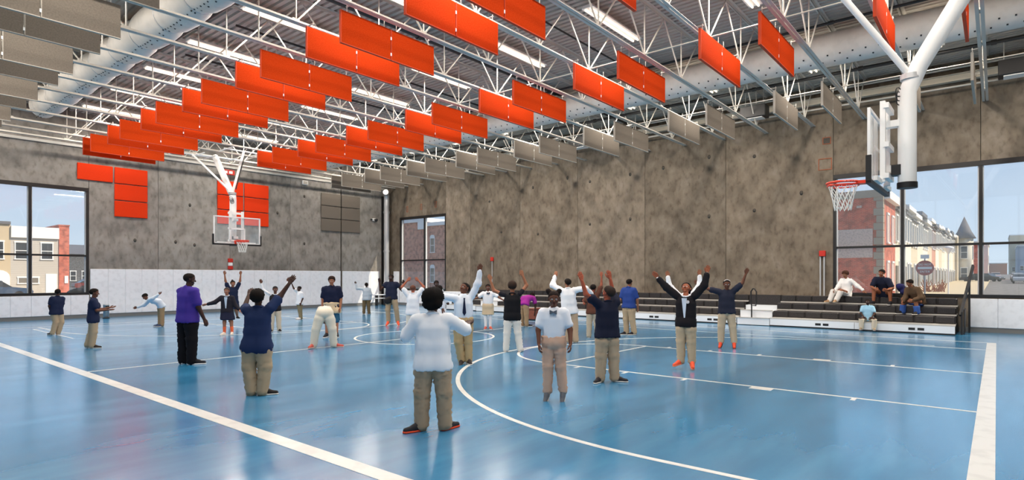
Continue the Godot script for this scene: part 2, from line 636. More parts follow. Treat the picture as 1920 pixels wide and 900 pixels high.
func build_walls() -> void:
	# the long wall behind the bleachers
	var w := struct("wall_right")
	var f := V_RIGHT
	var pr: Array = M.concrete
	var k := 0
	var spans := [[27.06, 28.2], [21.35, 23.2], [18.0, 21.35], [14.65, 18.0], [11.32, 14.65], [7.95, 11.32], [4.3, 7.95], [-4.3, -3.55]]
	for s in spans:
		wall_piece(w, true, s[0], s[1], 0, DECK + 0.3, f, 1, pr, k)
		wall_back_fill(w, true, s[0], s[1], 0, DECK + 0.3, f, 1)
		k += 1
	for s in [[23.2, 25.1], [25.1, 27.06], [-3.55, 0.37], [0.37, 4.3]]:
		wall_piece(w, true, s[0], s[1], WIN_TOP, DECK + 0.3, f, 1, pr, k)
		wall_back_fill(w, true, s[0], s[1], WIN_TOP, DECK + 0.3, f, 1)
		var sill := 0.88 if s[0] > 20 else 1.03
		wall_piece(w, true, s[0], s[1], 0, sill, f, 1, pr, k + 1)
		wall_back_fill(w, true, s[0], s[1], 0, sill, f, 1)
		k += 1
	for p in [[17.2, 5.95], [15.2, 6.2], [14.0, 5.9], [12.0, 6.0], [14.0, 4.0], [12.0, 4.1], [10.5, 6.1], [8.6, 6.3], [8.6, 4.0], [6.9, 6.1], [6.9, 4.1], [5.3, 4.6], [16.9, 3.7], [20.0, 5.5], [19.2, 3.9]]:
		var hole := lathe_mesh([[0.0, -0.02], [0.045, -0.02], [0.06, 0.004], [0.0, 0.004]], 9)
		part("tie_hole", hole, M.patch, w, at(P(p[0], f, p[1]), Basis(Vector3.FORWARD, -PI / 2).scaled(Vector3(1, 1.0 + 0.6 * fmod(p[0] * 7.3, 1.0), 1))))
	# the far end wall
	w = struct("wall_back")
	pr = M.concrete_end
	k = 0
	for s in [[7.36, 9.9], [9.9, 13.0], [13.0, 16.1], [16.1, 19.12], [19.2, 22.7]]:
		wall_piece(w, false, s[0], s[1], 0, DECK + 0.3, U_FAR, 1, pr, k)
		wall_back_fill(w, false, s[0], s[1] + 0.08, 0, DECK + 0.3, U_FAR, 1)
		k += 1
	for s in [[-1.0, 3.66], [3.66, 7.36]]:
		wall_piece(w, false, s[0], s[1], 5.22, DECK + 0.3, U_FAR, 1, pr, k)
		wall_back_fill(w, false, s[0], s[1], 5.22, DECK + 0.3, U_FAR, 1)
		wall_piece(w, false, s[0], s[1], 0, 0.94, U_FAR, 1, pr, k + 1)
		wall_back_fill(w, false, s[0], s[1], 0, 0.94, U_FAR, 1)
		k += 1
	wall_piece(w, false, -1.0, 0.0, 0.94, 5.22, U_FAR, 1, pr, k)
	for p in [[9.0, 4.7], [9.0, 3.2], [11.2, 4.9], [11.4, 3.1], [15.4, 4.9], [16.9, 3.4], [10.6, 3.2], [16.9, 5.9]]:
		var hole := lathe_mesh([[0.0, -0.02], [0.045, -0.02], [0.06, 0.004], [0.0, 0.004]], 9)
		part("tie_hole", hole, M.patch, w, at(P(U_FAR, p[0], p[1]), Basis(Vector3.RIGHT, PI / 2).scaled(Vector3(1, 1.4, 1))))
	# the two walls behind the camera close the room
	w = struct("wall_left")
	k = 0
	for s in [[-4.3, -3.0], [5.0, 9.0], [17.0, 20.0], [28.0, 28.5]]:
		wall_piece(w, true, s[0], s[1], 0, DECK + 0.3, V_LEFT, -1, M.concrete, k)
		wall_back_fill(w, true, s[0], s[1], 0, DECK + 0.3, V_LEFT, -1)
		k += 1
	for s in [[-3.0, 1.0], [1.0, 5.0], [9.0, 13.0], [13.0, 17.0], [20.0, 24.0], [24.0, 28.0]]:
		for y in [[0.0, 0.5], [6.6, DECK + 0.3]]:
			wall_piece(w, true, s[0], s[1], y[0], y[1], V_LEFT, -1, M.concrete, k)
			wall_back_fill(w, true, s[0], s[1], y[0], y[1], V_LEFT, -1)
		k += 1
	var n_win := 4
	for s in [-3.0, 9.0, 20.0]:
		make_window("window_%d" % n_win, true, [s, s + 2.0, s + 4.0, s + 6.0, s + 8.0], 0.5, 6.6, 2.64, V_LEFT, -1)
		n_win += 1
	w = struct("wall_front")
	for s in [[-1.0, 2.2], [2.2, 5.6], [5.6, 9.0], [9.0, 12.3], [12.3, 15.5], [15.5, 18.7], [18.7, 22.7]]:
		wall_piece(w, false, s[0], s[1], 0, DECK + 0.3, U_NEAR, -1, M.concrete_end, k)
		wall_back_fill(w, false, s[0], s[1], 0, DECK + 0.3, U_NEAR, -1)
		k += 1
	# windows
	make_window("window_1", false, [0.0, 1.84, 3.67, 5.5, 7.36], 0.94, 5.22, 2.49, U_FAR, 1)
	make_window("window_2", true, [23.2, 24.95, 27.06], 0.88, WIN_TOP, 2.6, V_RIGHT, 1)
	make_window("window_3", true, [-3.55, -1.6, 0.37, 2.33, 4.3], 1.03, WIN_TOP, 2.64, V_RIGHT, 1)

func make_window(called: String, along_u: bool, posts: Array, h0: float, h1: float, rail: float, face: float, outward: float) -> void:
	var w := struct(called)
	var W := 0.085
	var q := func(a: float, depth: float, h: float) -> Vector3:
		return P(a, face + outward * depth, h) if along_u else P(face + outward * depth, a, h)
	var n := posts.size()
	var bx := func(nm: String, a0: float, a1: float, d0: float, d1: float, y0: float, y1: float, m: Material) -> void:
		var st := st_new()
		var p: Vector3 = q.call(a0, d0, y0)
		var r: Vector3 = q.call(a1, d1, y1)
		add_box(st, p.min(r), p.max(r))
		part(nm, st.commit(), m, w)
	bx.call("head_frame", posts[0], posts[n - 1], -0.012, 0.14, h1 - 0.14, h1, M.frame)
	bx.call("sill_frame", posts[0], posts[n - 1], -0.03, 0.14, h0, h0 + 0.09, M.frame)
	for i in n:
		var a: float = posts[i]
		var a0 := a - W / 2
		var a1 := a + W / 2
		if i == 0:
			a0 = a
			a1 = a + W
		elif i == n - 1:
			a0 = a - W
			a1 = a
		bx.call("mullion", a0, a1, 0.0, 0.13, h0 + 0.09, h1 - 0.14, M.frame)
		if i < n - 1:
			var b: float = posts[i + 1]
			var p0 := a + (W if i == 0 else W / 2)
			var p1 := b - (W if i == n - 2 else W / 2)
			bx.call("rail", p0, p1, 0.01, 0.12, rail - 0.035, rail + 0.035, M.frame)
			bx.call("glazing_bead", p0, p0 + 0.03, 0.06, 0.16, h0 + 0.09, h1 - 0.14, M.bead)
			bx.call("glazing_bead", p1 - 0.03, p1, 0.06, 0.16, h0 + 0.09, h1 - 0.14, M.bead)
			bx.call("pane", p0, p1, 0.09, 0.098, h0 + 0.09, rail - 0.035, M.glass)
			bx.call("pane", p0, p1, 0.09, 0.098, rail + 0.035, h1 - 0.14, M.glass)

# ------------------------------------------------------------------ roof deck
func build_roof() -> void:
	var c := struct("ceiling")
	# ribbed steel deck, ribs along u
	var st := st_new()
	var pitch := 0.19
	var n := int((V_RIGHT - V_LEFT) / pitch)
	for i in n + 1:
		var v := V_LEFT + i * pitch
		var prof := [[0.0, 0.0], [0.10, 0.0], [0.12, 0.05], [0.17, 0.05], [0.19, 0.0]]
		for k in 4:
			var a: Array = prof[k]
			var b: Array = prof[k + 1]
			quad(st, P(U_FAR, v + b[0], DECK + b[1]), P(U_FAR, v + a[0], DECK + a[1]), P(U_NEAR, v + a[0], DECK + a[1]), P(U_NEAR, v + b[0], DECK + b[1]))
	part("ribbed_deck", st.commit(), M.deck, c)
	st = st_new()
	add_box(st, P(U_FAR + 0.5, V_LEFT - 0.5, DECK + 0.06), P(U_NEAR - 0.5, V_RIGHT + 0.5, DECK + 0.35))
	part("roof_slab", st.commit(), M.deck, c)

# ------------------------------------------------------------------ wall padding and base
func pads(called: String, label: String, along_u: bool, a: float, b: float, h0: float, h1: float, face: float, inward: float) -> void:
	var t := thing(called, label, "wall padding", P((a + b) / 2, face, 0) if along_u else P(face, (a + b) / 2, 0))
	var n := maxi(1, int(round((b - a) / 0.61)))
	var w := (b - a) / n
	var mesh := bevel_mesh(Vector3(0.05, h1 - h0, w - 0.004) if along_u else Vector3(w - 0.004, h1 - h0, 0.05), 0.012)
	for i in n:
		var c := a + (i + 0.5) * w
		var p := P(c, face + inward * 0.027, (h0 + h1) / 2) if along_u else P(face + inward * 0.027, c, (h0 + h1) / 2)
		part("pad", mesh, M.pad, t, at(p - t.position))

func build_padding() -> void:
	pads("wall_padding", "tall white wall pads along the far end wall below the orange panels", false, 7.4, 19.1, 0.14, 1.97, U_FAR, -1)
	pads("wall_padding", "tall white wall pads beside the downpipe corner, lit by a sun patch", false, 19.22, 21.75, 0.14, 1.97, U_FAR, -1)
	pads("wall_padding", "low white wall pads below the large left window", false, -0.6, 7.36, 0.14, 0.92, U_FAR, -1)
	pads("wall_padding", "narrow white wall pads between the downpipe and the small window", true, 27.1, 27.6, 0.14, 1.97, V_RIGHT, -1)
	pads("wall_padding", "low white wall pads below the small brick-view window", true, 22.0, 27.06, 0.14, 0.86, V_RIGHT, -1)
	pads("wall_padding", "low white wall pads right of the bleachers under the street window", true, -3.9, 0.62, 0.14, 1.0, V_RIGHT, -1)
	var st := st_new()
	add_box(st, P(U_FAR, -0.6, 0.0), P(U_FAR - 0.03, 22.4, 0.135))
	var o := part("baseboard_back", st.commit(), M.base, self)
	o.set_meta("kind", "structure")
	st = st_new()
	add_box(st, P(28.1, V_RIGHT - 0.03, 0.0), P(-3.9, V_RIGHT, 0.135))
	o = part("baseboard_right", st.commit(), M.base, self)
	o.set_meta("kind", "structure")

# ------------------------------------------------------------------ bleachers
const BU0 := 0.9
const BU1 := 21.3
const ROWV := [20.95, 21.42, 21.9]
const FRONT := 20.62
const SEATH := [0.5, 0.75, 1.0]

func build_bleachers() -> void:
	var sections := [
		[0.9, 5.85, "dark telescopic bleacher section under the street window where four people sit"],
		[6.95, 18.2, "long dark telescopic bleacher section along the bare concrete wall"],
		[19.3, 21.3, "short dark bleacher section at its far end near the small window"]]
	var seat_meshes := {}
	for s in sections:
		var b := thing("bleachers", s[2], "bleachers", P((s[0] + s[1]) / 2, 21.6, 0))
		var o: Vector3 = -b.position
		for r in 3:
			var n := int(round((s[1] - s[0]) / 0.5))
			var w: float = (s[1] - s[0]) / n
			var key := "%d" % int(w * 1000)
			if not seat_meshes.has(key):
				seat_meshes[key] = bevel_mesh(Vector3(0.3, 0.2, w - 0.025), 0.02)
			for i in n:
				part("seat", seat_meshes[key], M.seat, b, at(o + P(s[0] + (i + 0.5) * w, ROWV[r] + 0.155, SEATH[r] - 0.1)))
			# riser behind the seats, light edge strip, tread
			var st := st_new()
			add_box(st, P(s[1], ROWV[r] + 0.03, SEATH[r] - 0.25) + o, P(s[0], ROWV[r] + 0.09, SEATH[r] - 0.02) + o)
			part("riser", st.commit(), M.black, b)
			st = st_new()
			add_box(st, P(s[1], ROWV[r] + 0.02, SEATH[r] - 0.245) + o, P(s[0], ROWV[r] + 0.5 if r < 2 else 22.38, SEATH[r] - 0.205) + o)
			part("tread", st.commit(), M.tread, b)
			if r == 0:
				st = st_new()
				add_box(st, P(s[1], FRONT - 0.02, 0.245) + o, P(s[0], ROWV[0] + 0.02, 0.285) + o)
				part("ledge", st.commit(), M.tread, b)
			st = st_new()
			add_box(st, P(s[1], ROWV[r] - 0.02, SEATH[r] - 0.25) + o, P(s[0], ROWV[r] + 0.02, SEATH[r] - 0.215) + o)
			part("edge_strip", st.commit(), M.tread, b)
		# white skirt along the floor
		var m := maxi(1, int(round((s[1] - s[0]) / 2.4)))
		for i in m:
			var a: float = lerpf(s[0], s[1], float(i) / m) + 0.006
			var c: float = lerpf(s[0], s[1], float(i + 1) / m) - 0.006
			var sk := part("skirt_panel", box_mesh(Vector3(0.04, 0.2, c - a)), M.skirt, b, at(o + P((a + c) / 2, FRONT, 0.145)))
			part("cutout", box_mesh(Vector3(0.012, 0.07, 0.16)), M.black, sk, at(Vector3(-0.02, -0.01, (c - a) * 0.18)))
			part("cutout", box_mesh(Vector3(0.012, 0.07, 0.16)), M.black, sk, at(Vector3(-0.02, -0.01, (c - a) * 0.18 - 0.22)))
		var ft := st_new()
		add_box(ft, P(s[1], FRONT - 0.01, 0.0) + o, P(s[0], FRONT + 0.03, 0.045) + o)
		part("kick_strip", ft.commit(), M.black, b)
		var en := st_new()
		for r in 3:
			for e in [s[0] + 0.03, s[1] - 0.03]:
				add_box(en, P(e + 0.02, ROWV[r] + 0.05, 0.0) + o, P(e - 0.02, ROWV[r] + 0.5, SEATH[r] - 0.25) + o)
		part("end_frame", en.commit(), M.black, b)
	# the two aisles: white steps, with the top seats running across
	for s in [[5.87, 6.93, "white steps of the bleacher aisle beside the black loop rail"], [18.22, 19.28, "white steps of the far bleacher aisle near the small window"]]:
		var a := thing("aisle_steps", s[2], "steps", P((s[0] + s[1]) / 2, 21.6, 0))
		var o: Vector3 = -a.position
		for r in 2:
			var st := st_new()
			add_box(st, P(s[1], FRONT if r == 0 else ROWV[0], 0.02 if r == 0 else 0.25) + o, P(s[0], 22.36, SEATH[r] - 0.26) + o)
			part("step", st.commit(), M.skirt, a)
			st = st_new()
			add_box(st, P(s[1], (FRONT if r == 0 else ROWV[0]) - 0.02, SEATH[r] - 0.26) + o, P(s[0], (FRONT if r == 0 else ROWV[0]) + 0.06, SEATH[r] - 0.235) + o)
			part("nosing", st.commit(), M.tread, a)
		var st2 := st_new()
		add_box(st2, P(s[1], ROWV[1] + 0.1, SEATH[1] - 0.26) + o, P(s[0], 22.3, SEATH[1] - 0.1) + o)
		part("step", st2.commit(), M.skirt, a)
		st2 = st_new()
		add_box(st2, P(s[1], 21.93, SEATH[1] - 0.1) + o, P(s[0], 22.3, SEATH[2]) + o)
		part("top_bench", st2.commit(), M.seat, a)
	# rails
	var r0 := thing("loop_rail", "black loop handrail standing in the bleacher aisle", "handrail", P(6.5, 20.8, 0.242))
	part("loop", tube_mesh([Vector3(0, 0.0, 0), Vector3(0, 0.42, 0), Vector3(0, 0.42, 0.14), Vector3(0, 0.55, 0.16), Vector3(0, 0.9, 0.16), Vector3(0, 1.0, 0.09), Vector3(0, 1.0, 0.04), Vector3(0, 0.9, -0.02), Vector3(0, 0.55, -0.02), Vector3(0, 0.42, 0)], 0.024, 8), M.black, r0)
	part("foot_plate", lathe_mesh([[0.0, 0.0], [0.06, 0.0], [0.06, 0.015], [0.0, 0.015]], 12), M.black, r0)
	var r1 := thing("end_rail", "slanting black end rail at the right end of the bleachers", "handrail", P(0.8, 21.3, 0.0))
	part("post", bar_mesh(Vector3(-0.35, 0.55, 0.0), Vector3(0.75, 1.98, 0.26), 0.05, 0.1), M.black, r1)
	part("post", bar_mesh(Vector3(-0.3, 0.0, 0.03), Vector3(-0.3, 0.65, 0.03), 0.05, 0.08, Vector3.RIGHT), M.black, r1)
	part("post", bar_mesh(Vector3(0.5, 0.0, 0.18), Vector3(0.5, 1.68, 0.18), 0.05, 0.08, Vector3.RIGHT), M.black, r1)
	part("end_panel", box_mesh(Vector3(1.0, 0.7, 0.02)), M.black, r1, at(Vector3(0.35, 0.36, 0.08)))

# ------------------------------------------------------------------ roof joists
const CHORD := 6.87
var joist_u := []

func ordinal(n: int) -> String:
	var w := ["first", "second", "third", "fourth", "fifth", "sixth", "seventh", "eighth", "ninth", "tenth", "eleventh", "twelfth", "thirteenth", "fourteenth", "fifteenth", "sixteenth", "seventeenth", "eighteenth", "nineteenth", "twentieth", "twenty-first", "twenty-second"]
	return w[n]

func build_joists() -> void:
	for j in range(-4, 15):
		joist_u.append(3.36 + 1.55 * j)
	joist_u.append(26.35)
	joist_u.append(27.5)
	var va := V_LEFT
	var vb := V_RIGHT
	# shared shapes, in a frame with x along v
	var chord := st_new()
	for s in [-1.0, 1.0]:
		add_box(chord, Vector3(va, 0.0, s * 0.012), Vector3(vb, 0.065, s * 0.02))
		add_box(chord, Vector3(va, 0.0, s * 0.02), Vector3(vb, 0.008, s * 0.075))
	var chord_mesh := chord.commit()
	var top := st_new()
	for s in [-1.0, 1.0]:
		add_box(top, Vector3(va, 0.0, s * 0.012), Vector3(vb, 0.065, s * 0.02))
		add_box(top, Vector3(va, 0.057, s * 0.02), Vector3(vb, 0.065, s * 0.075))
	var top_mesh := top.commit()
	var rise := DECK - 0.065 - CHORD
	var diag_up := tube_mesh([Vector3(0, 0.03, 0), Vector3(1.05, rise, 0)], 0.019, 7)
	var diag_dn := tube_mesh([Vector3(0, 0.03, 0), Vector3(-1.05, rise, 0)], 0.019, 7)
	var vert := tube_mesh([Vector3(0, 0.03, 0), Vector3(0, rise, 0)], 0.017, 7)
	var gusset := box_mesh(Vector3(0.16, 0.07, 0.022))
	for i in joist_u.size():
		var n: int = joist_u.size() - 1 - i
		var t := thing("roof_joist", "white steel roof joist, %s from the far end wall" % ordinal(n), "roof joist", P(joist_u[i], 0, CHORD), "roof joists under the deck")
		part("bottom_chord", chord_mesh, M.steel, t)
		part("top_chord", top_mesh, M.steel, t, at(Vector3(0, DECK - 0.066 - CHORD, 0)))
		for k in range(-5, 6):
			var v := 10.67 + 2.1 * k
			var duct_node := k == 3
			if not duct_node:
				part("web", vert, M.steel, t, at(Vector3(v, 0, 0)))
				if k != -3 and v + 1.05 < vb: part("web", diag_up, M.steel, t, at(Vector3(v, 0, 0)))
				if k != -2 and v - 1.05 > va: part("web", diag_dn, M.steel, t, at(Vector3(v, 0, 0)))
			part("gusset", gusset, M.steel, t, at(Vector3(v, 0.06, 0)))

# ------------------------------------------------------------------ ducts, pipes, beams under the deck
func build_ducts_and_pipes() -> void:
	# left duct, bulging between its hoops
	var prof := []
	var L := 26.0 - U_NEAR
	var y := 0.0
	prof.append([0.0, 0.0])
	prof.append([0.37, 0.0])
	while y < L - 0.5:
		var seg := 1.55
		for q in [[0.0, 0.35], [0.06, 0.38], [0.3, 0.43], [0.78, 0.45], [1.25, 0.43], [1.49, 0.38]]:
			if y + q[0] < L - 0.4: prof.append([q[1], y + q[0]])
		y += seg
	prof.append([0.40, L - 0.35])
	prof.append([0.40, L - 0.25])
	prof.append([0.34, L - 0.08])
	prof.append([0.2, L])
	prof.append([0.0, L])
	var d := thing("fabric_duct", "round white air duct with bulging segments above the grey baffles", "air duct", P(U_NEAR + 0.02, 5.38, 7.62))
	var along := Basis(Vector3.RIGHT, -PI / 2)      # y of the profile runs along +u
	part("duct_body", lathe_mesh(prof, 32), M.duct, d, at(Vector3.ZERO, along))
	var hoop := st_new()
	var k := 0
	while k * 1.55 < L - 0.4:
		var c := Vector3(0, 0, -(k * 1.55))
		var pts := []
		for a in 25:
			pts.append(c + Vector3(cos(TAU * a / 24.0), sin(TAU * a / 24.0), 0) * 0.36)
		add_tube(hoop, pts, [0.014], 5, false)
		k += 1
	part("hoops", hoop.commit(), M.galv, d)
	var dots := st_new()
	for i in int(L / 0.17):
		for ang in [-1.95, -1.75]:
			var p := Vector3(cos(ang) * (0.352 + 0.096 * pow(absf(sin(PI * (0.1 + i * 0.17) / 1.55)), 0.6)), sin(ang) * (0.352 + 0.096 * pow(absf(sin(PI * (0.1 + i * 0.17) / 1.55)), 0.6)), -0.1 - i * 0.17)
			if ang < -1.9 or i % 2 == 0:
				add_frame_box(dots, Transform3D(Basis(Vector3.BACK, ang), p), Vector3(0.022, 0.03, 0.03))
	var dn := part("perforations", dots.commit(), M.pipe_black, d)
	dn.set_meta("kind", "stuff")
	# right duct
	prof = [[0.0, 0.0], [0.42, 0.0]]
	for i in 21:
		prof.append([0.42, 0.02 + i * 1.42])
		prof.append([0.43, 0.05 + i * 1.42])
		prof.append([0.42, 0.08 + i * 1.42])
	prof.append([0.42, 31.0])
	prof.append([0.0, 31.0])
	d = thing("round_duct", "straight pale grey air duct with punched holes near the bleacher wall", "air duct", P(U_NEAR + 0.02, 16.95, 7.53))
	part("duct_body", lathe_mesh(prof, 40), M.duct, d, at(Vector3.ZERO, along))
	dots = st_new()
	for i in 110:
		for ang in [-2.5, -2.05]:
			var p := Vector3(cos(ang) * 0.42, sin(ang) * 0.42, -0.3 - i * 0.28 - (0.14 if ang > -2.2 else 0.0))
			add_frame_box(dots, Transform3D(Basis(Vector3.BACK, ang), p), Vector3(0.02, 0.035, 0.035))
	dn = part("perforations", dots.commit(), M.pipe_black, d)
	dn.set_meta("kind", "stuff")
	# pipes
	var pipes := [
		["thin black sprinkler main running lengthwise over the orange baffles", P(U_NEAR, 6.3, 7.93), P(28.1, 6.3, 7.93), 0.04],
		["thin black sprinkler main running lengthwise just beside the straight grey duct", P(U_NEAR, 16.2, 7.93), P(28.1, 16.2, 7.93), 0.035],
		["black pipe running lengthwise between the grey duct and the concrete wall", P(U_NEAR, 20.3, 7.92), P(28.1, 20.3, 7.92), 0.05],
		["thick black crosswise pipe under the deck above mid court", P(11.85, 6.4, 8.07), P(11.85, 22.0, 8.07), 0.08],
		["thin black crosswise branch pipe, nearest the camera", P(8.75, 7.05, 8.06), P(8.75, 20.0, 8.06), 0.025],
		["thin black crosswise branch pipe just past the mid court pipe", P(14.95, 7.05, 8.06), P(14.95, 20.0, 8.06), 0.03],
		["thin black crosswise branch pipe over the far half of the court", P(18.05, 7.05, 8.06), P(18.05, 20.0, 8.06), 0.03],
		["thin black crosswise branch pipe nearest the far end wall", P(21.15, 7.05, 8.06), P(21.15, 20.0, 8.06), 0.03]]
	for p in pipes:
		var a: Vector3 = p[1]
		var t := thing("sprinkler_pipe", p[0], "pipe", a)
		part("pipe", tube_mesh([Vector3.ZERO, p[2] - a], p[3], 10), M.pipe_black, t)
		var n := int((p[2] - a).length() / 3.1)
		var dir: Vector3 = (p[2] - a).normalized()
		for i in n:
			part("coupling", tube_mesh([dir * (i * 3.1 + 0.9), dir * (i * 3.1 + 1.02)], p[3] * 1.35, 10), M.pipe_black, t)
	for p in [[12.72, "thin white bridging rod tying the joists above the middle of the court"], [18.35, "thin white bridging rod tying the joists above the right grey baffles"]]:
		single("bridging_rod", tube_mesh([Vector3.ZERO, P(28.0, 0, 0) - P(-3.8, 0, 0)], 0.016, 7), M.steel, p[1], "brace", at(P(-3.8, p[0], CHORD + 0.05)))
	# beam and conduits along the top of the bleacher wall
	var b := thing("wall_beam", "cream steel beam along the top of the bleacher wall", "beam", P(U_NEAR, 22.2, 7.55))
	var st := st_new()
	add_box(st, P(0, -0.1, 0.0), P(32.0, 0.1, 0.02))
	add_box(st, P(0, -0.1, 0.2), P(32.0, 0.1, 0.22))
	add_box(st, P(0, -0.01, 0.02), P(32.0, 0.01, 0.2))
	part("i_beam", st.commit(), M.cream, b)
	single("conduit", tube_mesh([Vector3.ZERO, P(32.0, 0, 0)], 0.03, 8), M.steel, "white conduit running just below the cream wall beam", "pipe", at(P(U_NEAR, 22.05, 7.36)))
	single("conduit", tube_mesh([Vector3.ZERO, P(32.0, 0, 0)], 0.03, 8), M.steel, "white conduit running just above the cream wall beam", "pipe", at(P(U_NEAR, 22.05, 7.92)))
	single("wall_angle", box_mesh(Vector3(23.0, 0.1, 0.06)), M.steel, "white ledger angle at the top of the far end wall", "beam", at(P(28.16, 10.8, 6.86)))

# ------------------------------------------------------------------ hanging baffles
func build_baffles() -> void:
	var w := 1.215
	var panel := bevel_mesh(Vector3(w - 0.012, 0.64, 0.05), 0.008)
	var trim_b := box_mesh(Vector3(w - 0.012, 0.016, 0.056))
	var trim_s := box_mesh(Vector3(0.014, 0.64, 0.056))
	var hanger := tube_mesh([Vector3(0, 0.64, 0), Vector3(0, 0.8, 0)], 0.008, 6)
	var clip := box_mesh(Vector3(0.03, 0.06, 0.06))
	var rows := [[1.42, "grey", "the left grey row"], [6.58, "orange", "the left orange row"], [11.8, "orange", "the right orange row"], [17.05, "grey", "the right grey row"]]
	for r in rows.size():
		var R: Array = rows[r]
		var us := []
		for k in range(-1, 8):
			if r == 2 and k == 7: continue
			us.append(3.36 + 3.1 * k - 0.012 * k * k * 0.3 + 0.18)
			us.append(3.36 + 3.1 * k - 0.012 * k * k * 0.3 + 1.55 - 0.18 if k < 7 else 25.95)
		var n := us.size()
		for i in n:
			var t := thing("acoustic_baffle", "%s hanging acoustic baffle, %s from the far end in %s" % [R[1], ordinal(n - 1 - i), R[2]], "acoustic baffle", P(us[i], R[0] + w, 6.15), "%s baffles" % R[2].substr(4))
			var m: Material = M.orange if R[1] == "orange" else M.grey_baffle
			var e: Material = M.orange_edge if R[1] == "orange" else M.grey_edge
			for s in 2:
				var x := -w / 2 if s == 0 else w / 2
				var p := part("panel", panel, m, t, at(Vector3(x, 0.32, 0)))
				part("edge_trim", trim_b, e, p, at(Vector3(0, -0.313, 0)))
				part("edge_trim", trim_s, e, p, at(Vector3(-(w - 0.012) / 2 + 0.006, 0, 0)))
				for q in [-0.45, 0.45]:
					part("hanger", hanger, M.steel, t, at(Vector3(x + q, -0.02, 0)))
			var ju := 99.0
			for q in joist_u:
				if absf(q - us[i]) < absf(ju - us[i]): ju = q
			var reach: float = us[i] - ju
			for x in [-w / 2 - 0.45, w / 2 + 0.45]:
				part("bracket", bar_mesh(Vector3(x, CHORD + 0.02 - 6.15, -signf(reach) * 0.02), Vector3(x, CHORD + 0.02 - 6.15, reach), 0.03, 0.012), M.steel, t)
			for h in [0.12, 0.45]:
				part("joining_clip", clip, M.white, t, at(Vector3(0, h, 0)))

# ------------------------------------------------------------------ wall panels on the end wall
func build_wall_panels() -> void:
	var mesh := bevel_mesh(Vector3(1.22, 0.655, 0.06), 0.012)
	var cols := [[6.96, [0], "red", ["upper left red panel of the L-shaped group beside the big window"]],
		[8.24, [0, 1, 2], "red", ["top panel of the red stack beside the big window", "middle panel of the red stack beside the big window", "bottom panel of the red stack beside the big window"]],
		[12.4, [0, 1, 2], "red", ["top left red panel of the block behind the far hoop", "middle left red panel of the block behind the far hoop", "bottom left red panel of the block behind the far hoop"]],
		[13.68, [0, 1, 2], "red", ["top right red panel of the block behind the far hoop", "middle right red panel of the block behind the far hoop", "bottom right red panel of the block behind the far hoop"]],
		[17.88, [0, 1, 2], "grey", ["top left grey panel of the six near the corner", "middle left grey panel of the six near the corner", "bottom left grey panel of the six near the corner"]],
		[19.16, [0, 1, 2], "grey", ["top right grey panel of the six near the corner", "middle right grey panel of the six near the corner", "bottom right grey panel of the six near the corner"]]]
	for c in cols:
		for i in c[1].size():
			var row: int = c[1][i]
			single("wall_panel", mesh, M.red_panel if c[2] == "red" else M.grey_baffle, c[3][i], "acoustic panel", at(P(U_FAR - 0.035, c[0] + 0.61, 5.87 - row * 0.695)), "%s wall panels" % c[2])

# ------------------------------------------------------------------ strip lamps
func build_lamps() -> void:
	var body := st_new()
	add_prism(body, PackedVector2Array([Vector2(-0.16, 0.0), Vector2(0.16, 0.0), Vector2(0.12, 0.07), Vector2(-0.12, 0.07)]), Transform3D(Basis(Vector3.UP, PI / 2), Vector3.ZERO), 2.44)
	var body_mesh := body.commit()
	var tube := tube_mesh([Vector3(-1.19, 0, 0), Vector3(1.19, 0, 0)], 0.024, 8)
	var cord := tube_mesh([Vector3(0, 0.07, 0), Vector3(0, 0.2, 0)], 0.006, 5)
	var rows := [[1.45, "the left grey baffles"], [6.6, "the left orange baffles"], [11.8, "the right orange baffles"], [17.5, "the right grey baffles"]]
	for r in rows.size():
		for k in range(-2, 8):
			var u := (4.95 if r == 0 else 4.35) + 3.1 * k
			var t := thing("strip_lamp", "lit strip lamp above %s, %s from the far end" % [rows[r][1], ordinal(7 - k)], "ceiling lamp", P(u, rows[r][0] + 1.22, 8.0), "strip lamps above %s" % rows[r][1])
			part("housing", body_mesh, M.white, t)
			part("lamp_tube", tube, M.lamp, t, at(Vector3(0, -0.03, 0.07)))
			part("lamp_tube", tube, M.lamp, t, at(Vector3(0, -0.03, -0.07)))
			part("cord", cord, M.steel, t, at(Vector3(-0.9, 0, 0)))
			part("cord", cord, M.steel, t, at(Vector3(0.9, 0, 0)))
			var a := AreaLight3D.new()
			a.name = "lamp_light"
			a.area_size = Vector2(2.36, 0.26)
			a.light_color = Color(1.0, 0.965, 0.92)
			a.light_energy = LAMP_ENERGY
			a.shadow_enabled = true
			a.area_range = 60.0
			a.area_attenuation = 2.0
			a.position = Vector3(0, -0.065, 0)
			a.rotation_degrees = Vector3(-90, 0, 0)
			t.add_child(a, true)

const LAMP_ENERGY := 18.0

# ------------------------------------------------------------------ basketball hoops
func torus(st: SurfaceTool, c: Vector3, r: float, t: float, n := 32) -> void:
	var pts := []
	for a in n + 1:
		pts.append(c + Vector3(cos(TAU * a / n), 0, sin(TAU * a / n)) * r)
	add_tube(st, pts, [t], 8, false)

